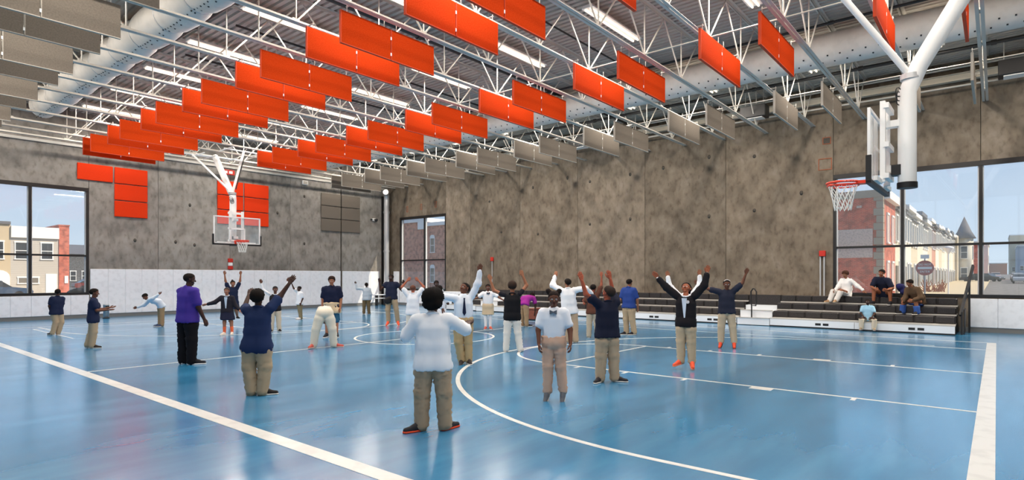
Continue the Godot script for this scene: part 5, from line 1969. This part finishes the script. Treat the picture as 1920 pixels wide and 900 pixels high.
	if o.has("crest"):
		var st := st_new()
		add_tube(st, [Vector3.ZERO, V(0, 0, 0.012)], [0.03], 14)
		part("crest", st.commit(), cloth(o.crest), t, Transform3D(tb, chest + front * chest_out * 0.93 + lf * 0.042 * H + s2 * 0.03 * H))
	# ---- shoes
	var up_c: Color = o.get("shoe", c8(30, 28, 30))
	var so_c: Color = o.get("sole", c8(210, 206, 200))
	var fl: float = 0.16 * H
	for e in 2:
		var an: Vector3 = ar_ if e == 0 else al_
		var fd: Vector3 = o.get("foot_r" if e == 0 else "foot_l", f + (-left if e == 0 else left) * 0.22)
		var fb := basis_from(fd, V(0, 1, 0)).scaled_local(Vector3(fl, fl, fl))
		var org: Vector3 = an - fb * V(0, 0.045 / 0.16, 0.17)
		var sh := part("shoe", shoe_m, cloth(up_c, 0.6), t, Transform3D(fb, org))
		part("sole", sole_m, cloth(so_c, 0.7), sh)
	return t

func V2(x: float, y: float) -> Vector2:
	return Vector2(x, y)

func build_people() -> void:
	skin_mat = mat(Color.WHITE, 0.55, 0.0, 0.4)
	skin_mat.vertex_color_use_as_albedo = true
	make_protos()
	var navy := c8(30, 38, 64)
	var white := c8(232, 234, 238)
	var khaki := c8(176, 156, 128)
	var olive := c8(132, 120, 92)
	var cream := c8(222, 216, 204)
	var dark := c8(66, 42, 33)
	var brown := c8(104, 66, 48)
	var tan_ := c8(150, 98, 72)
	var coral := c8(232, 92, 62)
	var black := c8(26, 25, 28)
	# --- left side
	person("child in navy polo and khaki trousers below the left window, back turned", ground(104, 628), 1.31, 205, {"spine": V(0.06, 1, 0), "ar": [V(-0.1, -1, 0.1), V(0.1, -0.6, -0.5)], "al": [V(-0.25, -1, 0), V(0.1, -0.8, -0.4)], "lr": [V(0.16, -1, 0), V(-0.22, -1, 0)], "ll": [V(0.16, -1, 0.0), V(-0.25, -1, 0)], "top_color": navy, "bottom_color": khaki, "skin": dark, "hair": "fade", "look": V(0.2, 0, -1)})
	person("boy in navy polo and khaki trousers walking right with hands held forward", ground(168, 653), 1.37, 84, {"ar": [V(0.35, -1, 0.1), V(1, 0.05, 0.05)], "al": [V(0.4, -0.9, -0.1), V(1, 0.18, -0.1)], "lr": [V(0.05, -1, 0.02), V(-0.12, -1, 0)], "ll": [V(-0.12, -1, 0), V(-0.28, -1, 0)], "top_color": navy, "bottom_color": khaki, "skin": brown, "hair": "short", "hem": 0.08, "palm_r": V(0, 1, 0.3), "palm_l": V(0, 1, 0.3), "shoe": c8(44, 36, 30)})
	person("man in purple T-shirt and black trousers watching with his arm down", ground(351, 683), 1.73, 124, {"ar": [V(0.22, -1, 0.1), V(0.42, -1, 0.05)], "al": [V(0.1, -1, -0.2), V(0.35, -1, -0.05)], "hands": ["rest", "rest"], "top_color": c8(70, 52, 142), "bottom_color": c8(22, 20, 24), "skin": dark, "hair": "fade", "look": V(1, -0.05, -0.1), "lr": [V(0.04, -1, 0.06), V(0.0, -1, 0)], "ll": [V(-0.05, -1, -0.04), V(-0.03, -1, 0)], "wide": 1.06, "sleeve": 0.62, "hem": 0.05, "collar": false, "shoe": c8(26, 26, 32), "sole": c8(230, 230, 228), "loose": 1.05, "foot_r": V(1, 0, 0.25), "foot_l": V(0.5, 0, -0.6)})
	person("child in pale shirt and khaki trousers bending over to the left", ground(302, 612), 1.36, -75, {"spine": V(-0.45, 0.85, 0), "spine2": V(-0.9, 0.25, 0), "look": V(-0.8, -0.6, 0.1), "hup": V(-0.7, 0.6, 0), "ar": [V(-0.5, -0.5, -0.3), V(-0.8, -0.3, 0)], "al": [V(0.2, 0.1, 0.5), V(0.5, 0.4, 0.2)], "top_color": c8(206, 216, 228), "bottom_color": c8(158, 134, 102), "skin": brown, "hair": "short", "sleeve": 2.0, "shoe": c8(60, 74, 104)})
	person("girl in navy dress leaping with both arms straight up", ground(438, 609), 1.42, 10, {"jump": 0.1, "ar": [V(-0.32, 1, 0), V(-0.12, 1, 0.05)], "al": [V(0.36, 1, 0), V(0.08, 1, 0.05)], "lr": [V(-0.05, -1, 0.1), V(0, -1, -0.2)], "ll": [V(0.12, -1, 0.1), V(0.1, -0.7, -0.7)], "top_color": navy, "bottom": "skirt", "bottom_color": navy, "skin": tan_, "hair": "bun", "sleeve": 0.4, "shoe": black, "sole": white})
	person("girl with pale shirt and dark open jacket running, orange socks, before the leaping girl", ground(428, 628), 1.34, -20, {"ar": [V(-0.7, -0.55, 0.1), V(-1, -0.25, 0)], "al": [V(0.3, -0.9, 0.1), V(0.4, -0.5, 0.3)], "lr": [V(0.0, -1, 0.15), V(0, -1, -0.1)], "ll": [V(0.14, -1, 0.1), V(0.06, -1, -0.1)], "top_color": c8(190, 204, 220), "vest": c8(38, 36, 44), "vest_sleeve": true, "shirt_front": c8(190, 204, 220), "bottom": "skirt", "bottom_color": c8(36, 38, 58), "skin": c8(166, 110, 84), "hair": "long", "hair_color": c8(70, 60, 56), "socks": c8(236, 110, 70), "shoe": c8(226, 214, 200)})
	person("boy in loose navy shirt and baggy khaki trousers in the left foreground, back turned", ground(482, 741), 1.46, 158, {"spine": V(0.04, 1, 0), "ar": [V(0.45, 0.55, -0.35), V(0.6, 0.9, -0.1)], "al": [V(-0.1, 0.1, -0.8), V(0.25, 0.8, -0.6)], "top_color": c8(34, 48, 84), "bottom_color": khaki, "skin": dark, "hair": "curly", "look": V(0.3, 0.35, -1), "sleeve": 0.55, "loose": 1.22, "hem": 0.10, "lr": [V(0.1, -1, 0.02), V(-0.1, -1, 0.02)], "ll": [V(-0.08, -1, -0.05), V(0.1, -1, 0.1)], "shoe": c8(32, 28, 28), "foot_r": V(1, 0, 0.1), "foot_l": V(0.4, 0, -0.8), "wide": 1.04})
	person("boy in black vest over white shirt with both arms raised", ground(516, 622), 1.36, 5, {"ar": [V(-0.7, 0.5, 0), V(-0.25, 1, 0)], "al": [V(0.5, 0.6, 0), V(0.3, 1, 0)], "top_color": white, "vest": c8(34, 32, 36), "bottom_color": c8(198, 186, 166), "skin": brown, "hair": "short", "sleeve": 2.0, "hair_color": black})
	person("small child in white shirt near the end wall waving one arm, khaki trousers", ground(564, 599), 1.28, -60, {"ar": [V(-0.5, 0.5, 0.3), V(-0.4, 1, 0)], "al": [V(0.2, -1, 0), V(-0.3, -0.8, 0.4)], "top_color": white, "bottom_color": olive, "skin": dark, "hair": "fade", "lr": [V(0.12, -1, 0), V(0.1, -1, 0)], "ll": [V(-0.02, -1, 0), V(0.08, -1, 0)], "shoe": c8(220, 220, 220)})
	var w := person("woman in navy polo with khaki wrap and blue leggings facing the camera", ground(622, 632), 1.66, -5, {"ar": [V(-0.18, -1, 0), V(-0.05, -1, 0.1)], "al": [V(0.2, -1, 0.05), V(-0.05, -1, 0.25)], "hands": ["rest", "rest"], "top_color": c8(26, 32, 56), "bottom": "shorts", "bottom_color": c8(46, 92, 120), "skin": c8(168, 112, 84), "hair": "curly", "hair_color": c8(44, 30, 26), "sleeve": 0.6, "wide": 1.06, "shoe": c8(34, 34, 38), "hem": 0.03})
	var wa := new_acc()
	nets([cap(V(-0.07, 0.94, 0), V(0.07, 0.94, 0), 0.15, 0.15), cap(V(-0.08, 0.72, 0), V(0.08, 0.72, 0), 0.17, 0.17), cap(V(0, 0.94, 0), V(0, 0.72, 0), 0.16, 0.18)], 0.018, 0.03, [[V(0, -1, 0), -0.66], [V(0, 1, 0), 0.95]], wa, 0.02, 12.0)
	part("khaki_wrap", acc_mesh(wa), cloth(c8(212, 190, 156)), w)
	person("person in cream trousers and red shoes bent right over, back to the camera", ground(607, 652), 1.58, 180, {"spine": V(0, 0.35, -0.95), "spine2": V(0, -0.55, -0.8), "look": V(0, -1, 0.2), "hup": V(0, -0.4, -1), "shoulder_left": V(-1, 0, 0), "ar": [V(0.15, -1, -0.2), V(0, -1, 0.1)], "al": [V(-0.15, -1, -0.2), V(0, -1, 0.1)], "lr": [V(0.24, -1, 0.08), V(0.1, -1, -0.05)], "ll": [V(-0.3, -1, 0.08), V(-0.16, -1, -0.05)], "top_color": c8(210, 206, 196), "bottom_color": c8(222, 214, 196), "skin": tan_, "hair": "short", "loose": 1.12, "shoe": c8(196, 92, 80), "sole": c8(220, 190, 180), "foot_r": V(0.9, 0, 0.1), "foot_l": V(-0.4, 0, 0.8), "tuck": true})
	person("child in pale grey shirt and olive trousers near the sunlit corner raising one hand", ground(687, 589), 1.38, 170, {"ar": [V(0.2, -1, 0), V(0, -1, -0.2)], "al": [V(-0.6, 0.05, 0), V(-0.35, 1, 0)], "top_color": c8(168, 180, 190), "bottom_color": c8(104, 90, 66), "skin": dark, "hair": "short", "sleeve": 2.0, "shoe": c8(214, 210, 204)})
	var tall := person("tall girl in navy top jumping on coral shoes with a black waist bag", ground(737, 610), 1.68, -25, {"jump": 0.07, "ar": [V(-0.75, -0.75, 0.1), V(-0.1, 1, 0.2)], "al": [V(0.7, -0.8, 0), V(0.15, 0.9, 0.5)], "top_color": c8(30, 36, 56), "bottom_color": c8(166, 148, 122), "skin": dark, "hair": "fade", "sleeve": 0.15, "collar": false, "lr": [V(-0.1, -1, 0), V(0.05, -1, -0.1)], "ll": [V(0.22, -1, 0), V(0.12, -1, -0.1)], "shoe": coral, "sole": c8(244, 222, 212), "foot_r": V(-0.4, -0.5, 1), "foot_l": V(0.2, -0.5, 1), "loose": 0.9, "hem": 0.02})
	var ba := new_acc()
	nets([cap(V(-0.24, 0.86, 0.1), V(-0.1, 0.92, 0.13), 0.075, 0.08), cap(V(-0.2, 0.8, 0.1), V(-0.12, 0.82, 0.12), 0.07, 0.07)], 0.016, 0.04, [], ba)
	part("waist_bag", acc_mesh(ba), cloth(c8(34, 34, 36), 0.6), tall)
	person("child in white shirt and cream trousers left of the front boy, hands at head", ground(774, 634), 1.42, 172, {"ar": [V(0.5, 0.7, -0.1), V(-0.6, 0.7, -0.1)], "al": [V(-0.5, 0.7, -0.1), V(0.6, 0.7, -0.1)], "top_color": c8(226, 230, 236), "bottom_color": cream, "skin": c8(160, 92, 70), "hair": "fade", "sleeve": 0.5, "hair_color": c8(96, 62, 50), "shoe": c8(40, 34, 34), "hem": 0.07})
	# --- centre
	person("boy in white polo and khaki trousers in the foreground, back to the camera", ground(812, 807), 1.49, 176, {"ar": [V(0.85, -0.55, -0.2), V(0.1, 0.25, -1)], "al": [V(-0.55, -0.85, -0.25), V(0.1, 0.1, -1)], "top_color": c8(234, 237, 242), "bottom_color": c8(172, 150, 124), "skin": dark, "hair": "afro", "hair_color": c8(20, 17, 16), "sleeve": 0.75, "hem": 0.07, "lr": [V(0.12, -1, 0.02), V(0.02, -1, 0.0)], "ll": [V(-0.1, -1, 0.0), V(-0.02, -1, 0.02)], "shoe": c8(40, 40, 44), "sole": c8(230, 84, 52), "foot_r": V(0.55, 0, -0.5), "foot_l": V(-0.65, 0, 0.35), "loose": 1.08, "wide": 1.05})
	person("child in white polo half hidden right behind the front boy", ground(824, 628), 1.38, 185, {"ar": [V(0.4, -0.9, 0), V(-0.2, 0.1, -0.6)], "al": [V(-0.4, -0.9, 0), V(0.2, 0.1, -0.6)], "top_color": white, "bottom_color": khaki, "skin": dark, "hair": "curly", "hem": 0.06})
	person("taller child whose dark head shows above the half hidden one", ground(818, 613), 1.52, 10, {"top_color": c8(224, 226, 230), "bottom_color": khaki, "skin": dark, "hair": "short", "sleeve": 0.5})
	person("boy in white shirt and navy tie reaching one arm high, looking up", ground(872, 682), 1.54, 8, {"ar": [V(-0.75, 0.12, 0.1), V(0.1, -0.85, 0.2)], "al": [V(0.36, 0.75, 0.05), V(0.16, 1, 0.05)], "top_color": c8(226, 234, 244), "tie": c8(30, 36, 62), "bottom_color": c8(182, 158, 118), "skin": brown, "hair": "fade", "sleeve": 2.0, "tuck": true, "look": V(-0.75, 0.5, 0.6), "hup": V(0.1, 1, -0.3), "lr": [V(-0.04, -1, 0.02), V(0.16, -1, -0.1)], "ll": [V(0.02, -1, 0), V(0.04, -1, 0)], "collar_color": white, "shoe": c8(52, 46, 44), "foot_r": V(-0.1, -0.3, 1), "foot_l": V(0.2, 0, 1), "palm_l": V(0, 0.2, 1)})
	person("girl in white shirt, khaki skirt and white stockings jumping on red shoes", ground(915, 621), 1.36, 3, {"jump": 0.06, "ar": [V(-0.7, -0.55, 0.1), V(-0.5, -0.1, 0.5)], "al": [V(0.75, -0.5, 0.1), V(0.4, -0.25, 0.5)], "top_color": white, "bow": c8(36, 38, 56), "bottom": "skirt", "bottom_color": c8(202, 182, 152), "skin": brown, "hair": "long", "stockings": c8(232, 232, 234), "shoe": c8(206, 96, 78), "sleeve": 0.45, "tuck": true, "lr": [V(0.0, -1, 0), V(0, -1, 0)], "ll": [V(0.0, -1, 0), V(0, -1, 0)]})
	person("person in black vest and white trousers with hands at the face, back turned", ground(962, 660), 1.53, 178, {"ar": [V(0.45, 0.55, -0.3), V(-0.35, 0.95, 0)], "al": [V(-0.75, 0.3, -0.1), V(-0.3, 0.9, 0)], "top_color": c8(36, 34, 40), "vest": c8(24, 24, 28), "bottom_color": c8(230, 224, 214), "skin": tan_, "hair": "curly", "sleeve": 0.25, "lr": [V(0.12, -1, 0), V(0.14, -1, 0)], "ll": [V(-0.1, -1, 0), V(-0.06, -1, 0)], "shoe": c8(176, 156, 138), "loose": 0.95, "hair_color": c8(52, 40, 34)})
	person("person in magenta shirt bent forward by the bleachers", ground(983, 612), 1.5, 130, {"spine": V(0.2, 0.8, -0.4), "spine2": V(0.5, 0.15, -0.8), "look": V(0.3, -0.9, -0.4), "hup": V(0.4, 0.3, -0.8), "ar": [V(0.25, -1, 0), V(-0.1, -1, 0.1)], "al": [V(-0.1, -1, -0.2), V(0, -1, 0)], "top_color": c8(150, 46, 140), "bottom_color": c8(160, 134, 104), "skin": dark, "hair": "short", "hem": 0.06})
	person("girl in white shirt with grey bow tie jumping, pinkish khaki trousers, right of centre", ground(1041, 750), 1.38, -4, {"jump": 0.07, "ar": [V(-0.28, -1, 0.1), V(0.05, -0.9, 0.35)], "al": [V(0.32, -1, 0.1), V(0.02, -0.85, 0.4)], "hands": ["rest", "rest"], "top_color": c8(228, 232, 240), "bow": c8(92, 98, 108), "bottom_color": c8(206, 170, 148), "skin": brown, "hair": "puffs", "hair_color": c8(40, 32, 30), "sleeve": 0.55, "tuck": true, "lr": [V(-0.02, -1, 0.02), V(-0.02, -1, -0.05)], "ll": [V(0.06, -1, 0.02), V(0.1, -1, -0.05)], "shoe": c8(96, 100, 106), "foot_r": V(-0.25, -0.75, 0.8), "foot_l": V(-0.1, -0.75, 0.8), "loose": 0.95, "look": V(0.05, 0, 1)})
	person("teen in long white shirt and khaki trousers behind the jumping bow-tie girl", ground(1071, 643), 1.62, 190, {"spine": V(-0.08, 1, 0), "ar": [V(0.8, 0.1, 0.2), V(0.5, -0.4, -0.4)], "al": [V(-0.5, 0.3, -0.3), V(0.2, 0.8, -0.3)], "top_color": white, "bottom_color": c8(190, 164, 136), "skin": tan_, "hair": "short", "sleeve": 2.0, "hem": 0.06, "lr": [V(0.12, -1, 0), V(0.06, -1, 0)], "ll": [V(-0.06, -1, 0.1), V(0.12, -1, -0.1)], "shoe": c8(200, 190, 178), "look": V(-0.4, 0.2, -1)})
	person("child in dark brown top and pale trousers half hidden behind the navy-shirted one", ground(1112, 634), 1.44, 165, {"ar": [V(0.3, 0.9, -0.1), V(0.0, 1, 0)], "al": [V(-0.3, -0.8, 0.1), V(-0.1, 0.3, -0.8)], "top_color": c8(92, 58, 46), "bottom_color": c8(190, 176, 154), "skin": c8(150, 84, 62), "hair": "short", "sleeve": 0.5})
	person("child in navy polo hopping with both hands in front of the face", ground(1139, 716), 1.5, -150, {"ar": [V(-0.15, 0.5, -0.6), V(-0.2, 1, 0.1)], "al": [V(-0.55, 0.45, 0.4), V(-0.3, 1, 0.1)], "top_color": c8(28, 32, 50), "bottom_color": c8(182, 160, 134), "skin": c8(164, 84, 60), "hair": "short", "hair_color": c8(50, 40, 36), "look": V(-0.6, 0.25, -0.5), "sleeve": 0.4, "lr": [V(0.08, -1, 0), V(0.06, -1, 0)], "ll": [V(-0.08, -1, 0), V(-0.03, -1, 0)], "shoe": c8(44, 42, 46), "foot_r": V(0.8, 0, 0.2), "foot_l": V(-0.3, 0, 0.7), "wide": 1.06, "loose": 1.1, "hem": 0.04})
	person("teen in royal blue polo and khaki trousers turned towards the bleachers", ground(1182, 628), 1.6, 150, {"ar": [V(0.3, -1, 0), V(0.1, -1, -0.2)], "al": [V(-0.3, -1, 0.1), V(-0.45, -0.7, -0.1)], "hands": ["rest", "rest"], "top_color": c8(42, 66, 132), "bottom_color": khaki, "skin": tan_, "hair": "short", "look": V(0.5, 0, -1), "sleeve": 0.6, "lr": [V(0.04, -1, 0), V(0.16, -1, 0)], "ll": [V(-0.04, -1, 0), V(0.05, -1, 0)], "shoe": c8(36, 34, 38), "foot_r": V(-0.6, 0, 0.4), "foot_l": V(-0.6, 0, 0.5), "hem": 0.03})
	# --- right side
	person("girl in black blazer with crest jumping with arms in a V, coral shoes", ground(1287, 692), 1.47, -14, {"jump": 0.085, "ar": [V(-0.72, 0.62, 0), V(-0.75, 0.85, 0)], "al": [V(0.5, 0.6, 0), V(0.22, 1, 0)], "top_color": white, "vest": c8(30, 28, 32), "vest_sleeve": true, "shirt_front": c8(206, 216, 230), "crest": c8(206, 206, 210), "bottom_color": c8(190, 170, 142), "skin": c8(152, 88, 60), "hair": "long", "look": V(-0.3, 0.65, 0.8), "hup": V(0.05, 1, -0.5), "sleeve": 2.0, "lr": [V(-0.03, -1, 0), V(0.0, -1, 0)], "ll": [V(0.05, -1, 0), V(0.04, -1, 0)], "shoe": coral, "sole": c8(236, 130, 96), "foot_r": V(-0.7, -0.2, 0.8), "foot_l": V(0.1, -0.35, 1)})
	person("person behind the blazer girl whose white sleeves reach up on both sides", ground(1285, 655), 1.5, 6, {"ar": [V(-0.55, 0.55, 0), V(-0.2, 1, 0)], "al": [V(0.45, 0.6, 0), V(0.0, 1, 0)], "top_color": white, "bottom_color": khaki, "skin": tan_, "hair": "short", "sleeve": 2.0})
	person("boy in navy polo with striped headgear jumping with arms flung wide", ground(1364, 652), 1.5, 8, {"jump": 0.08, "ar": [V(-0.9, 0.25, 0.1), V(-0.8, 0.45, 0)], "al": [V(0.6, 0.6, 0), V(0.35, 1, 0)], "top_color": c8(38, 42, 58), "bottom_color": c8(194, 176, 150), "skin": brown, "hair": "fade", "sleeve": 0.55, "lr": [V(-0.12, -1, 0), V(-0.02, -1, 0)], "ll": [V(0.14, -1, 0), V(0.1, -1, 0)], "shoe": c8(220, 80, 54), "sole": c8(60, 40, 38), "foot_r": V(-0.2, -0.6, 1), "foot_l": V(0.05, -0.6, 1), "hem": 0.03, "cap": true})
	var capn := get_child(get_child_count() - 1)
	var hair: MeshInstance3D = capn.get_node("hair")
	var ca := st_new()
	for k in 7:
		var an := -0.9 + 0.3 * k
		var pts := []
		for j in 9:
			var b := -0.6 + 0.22 * j
			pts.append(V(sin(an) * cos(b * 0.8) * 0.36, 0.66 + cos(an) * cos(b * 0.8 - 0.1) * 0.355, -0.02 + sin(b * 0.8 - 0.35) * 0.40))
		add_tube(ca, pts, [0.022], 5)
	part("headgear_stripes", ca.commit(), cloth(c8(226, 226, 226)), capn, hair.transform)
	# --- sitting on the bleachers: where = seat front, pelvis above it
	seat_person("person in white hooded top slumped on the top bleacher row by the window edge", 1585, 2, 1.5, -35, {"spine": V(0.25, 0.9, -0.1), "spine2": V(-0.05, 1, 0.1), "ar": [V(-0.4, -0.8, 0.3), V(-0.3, -0.4, 0.6)], "al": [V(0.8, -0.8, 0.1), V(0.6, -0.5, 0.3)], "lr": [V(-0.8, 0.25, 0.6), V(-0.3, -0.9, 0.15)], "ll": [V(-0.5, 0.25, 0.8), V(-0.4, -0.9, 0.1)], "top_color": c8(240, 238, 236), "bottom_color": c8(232, 228, 222), "skin": tan_, "hair": "curly", "hair_color": c8(70, 44, 34), "sleeve": 2.0, "look": V(-0.5, -0.2, 0.8), "shoe": c8(176, 138, 104), "sole": c8(210, 190, 160), "loose": 1.15})
	seat_person("young man in navy T-shirt and black shorts leaning forward on the top row", 1658, 2, 1.72, -25, {"spine": V(-0.15, 0.9, 0.3), "spine2": V(-0.12, 0.85, 0.5), "ar": [V(-0.35, -0.9, 0.4), V(0.3, -0.2, 0.8)], "al": [V(0.4, -0.9, 0.3), V(-0.5, -0.15, 0.7)], "lr": [V(-0.45, 0.27, 0.8), V(-0.05, -1, 0.05)], "ll": [V(0.15, 0.27, 0.9), V(0.05, -1, 0.05)], "top_color": c8(28, 32, 50), "bottom": "shorts", "bottom_color": c8(20, 20, 24), "skin": c8(150, 92, 66), "hair": "short", "look": V(-0.45, -0.1, 0.9), "sleeve": 0.6, "shoe": c8(40, 40, 44), "hands": ["rest", "rest"]})
	seat_person("small child in light blue shirt sitting on the lowest ledge with feet on the floor", 1627, -1, 1.22, -4, {"ar": [V(-0.25, -0.9, 0.3), V(0.45, -0.6, 0.6)], "al": [V(0.25, -0.9, 0.3), V(-0.45, -0.6, 0.6)], "lr": [V(-0.35, 0.02, 0.85), V(0.05, -1, 0.0)], "ll": [V(0.35, 0.02, 0.85), V(-0.05, -1, 0.0)], "top_color": c8(156, 200, 224), "bottom_color": c8(206, 196, 176), "skin": dark, "hair": "fade", "hands": ["rest", "rest"], "shoe": c8(160, 140, 116), "loose": 1.1})
	seat_person("person in brown camouflage sweater and blue jeans hunched on the middle row", 1722, 1, 1.64, -40, {"spine": V(-0.1, 0.95, 0.2), "spine2": V(-0.4, 0.8, 0.4), "ar": [V(-0.15, -0.9, 0.35), V(-0.2, -0.4, 0.7)], "al": [V(0.2, -0.9, 0.3), V(-0.6, -0.25, 0.5)], "lr": [V(-0.8, 0.27, 0.55), V(-0.05, -1, 0.1)], "ll": [V(-0.35, 0.27, 0.9), V(0.1, -1, 0.1)], "top_color": c8(86, 68, 52), "bottom_color": c8(52, 84, 150), "skin": c8(146, 96, 70), "hair": "short", "look": V(-0.8, -0.35, 0.5), "sleeve": 2.0, "hands": ["rest", "rest"], "loose": 1.05, "wide": 1.08, "hem": 0.02})
	# the navy jacket beside the young man
	var jk := thing("jacket", "navy and white sports jacket draped on the top row beside the young man", "jacket", row_point(1697, 2) + Vector3(-0.08, 0, 0))
	var ja := new_acc()
	nets([cap(V(-0.22, 0.34, -0.1), V(0.12, 0.1, 0.05), 0.1, 0.09), cap(V(0.12, 0.1, 0.05), V(0.34, 0.06, 0.05), 0.09, 0.05), cap(V(-0.2, 0.2, 0), V(-0.05, 0.08, 0.1), 0.1, 0.08)], 0.02, 0.06, [[V(0, -1, 0), 0.0]], ja, 0.03, 8.0)
	part("shell", acc_mesh(ja), cloth(c8(38, 40, 84)), jk)
	ja = new_acc()
	nets([cap(V(-0.05, 0.05, 0.14), V(0.2, 0.03, 0.13), 0.035, 0.035), cap(V(0.2, 0.03, 0.13), V(0.36, 0.09, 0.06), 0.035, 0.03)], 0.018, 0.02, [], ja)
	part("white_stripe", acc_mesh(ja), cloth(c8(232, 232, 236)), jk)

func row_point(px: float, row: int) -> Vector3:
	# on the seat of a bleacher row, where the picture column px crosses it
	var c := (px - 960.0) / FOCAL
	var y := deg_to_rad(YAW)
	var v: float = ROWV[row] + 0.16 if row >= 0 else 20.76
	var d := v / (cos(y) * c + sin(y))
	return P(d * (-sin(y) * c + cos(y)), v, SEATH[row] if row >= 0 else 0.285)

func seat_person(label: String, px: float, row: int, H: float, face: float, o: Dictionary) -> void:
	var p := row_point(px, row)
	o["seat"] = V(0, 0.072 * H, 0)
	person(label, p, H, face, o)
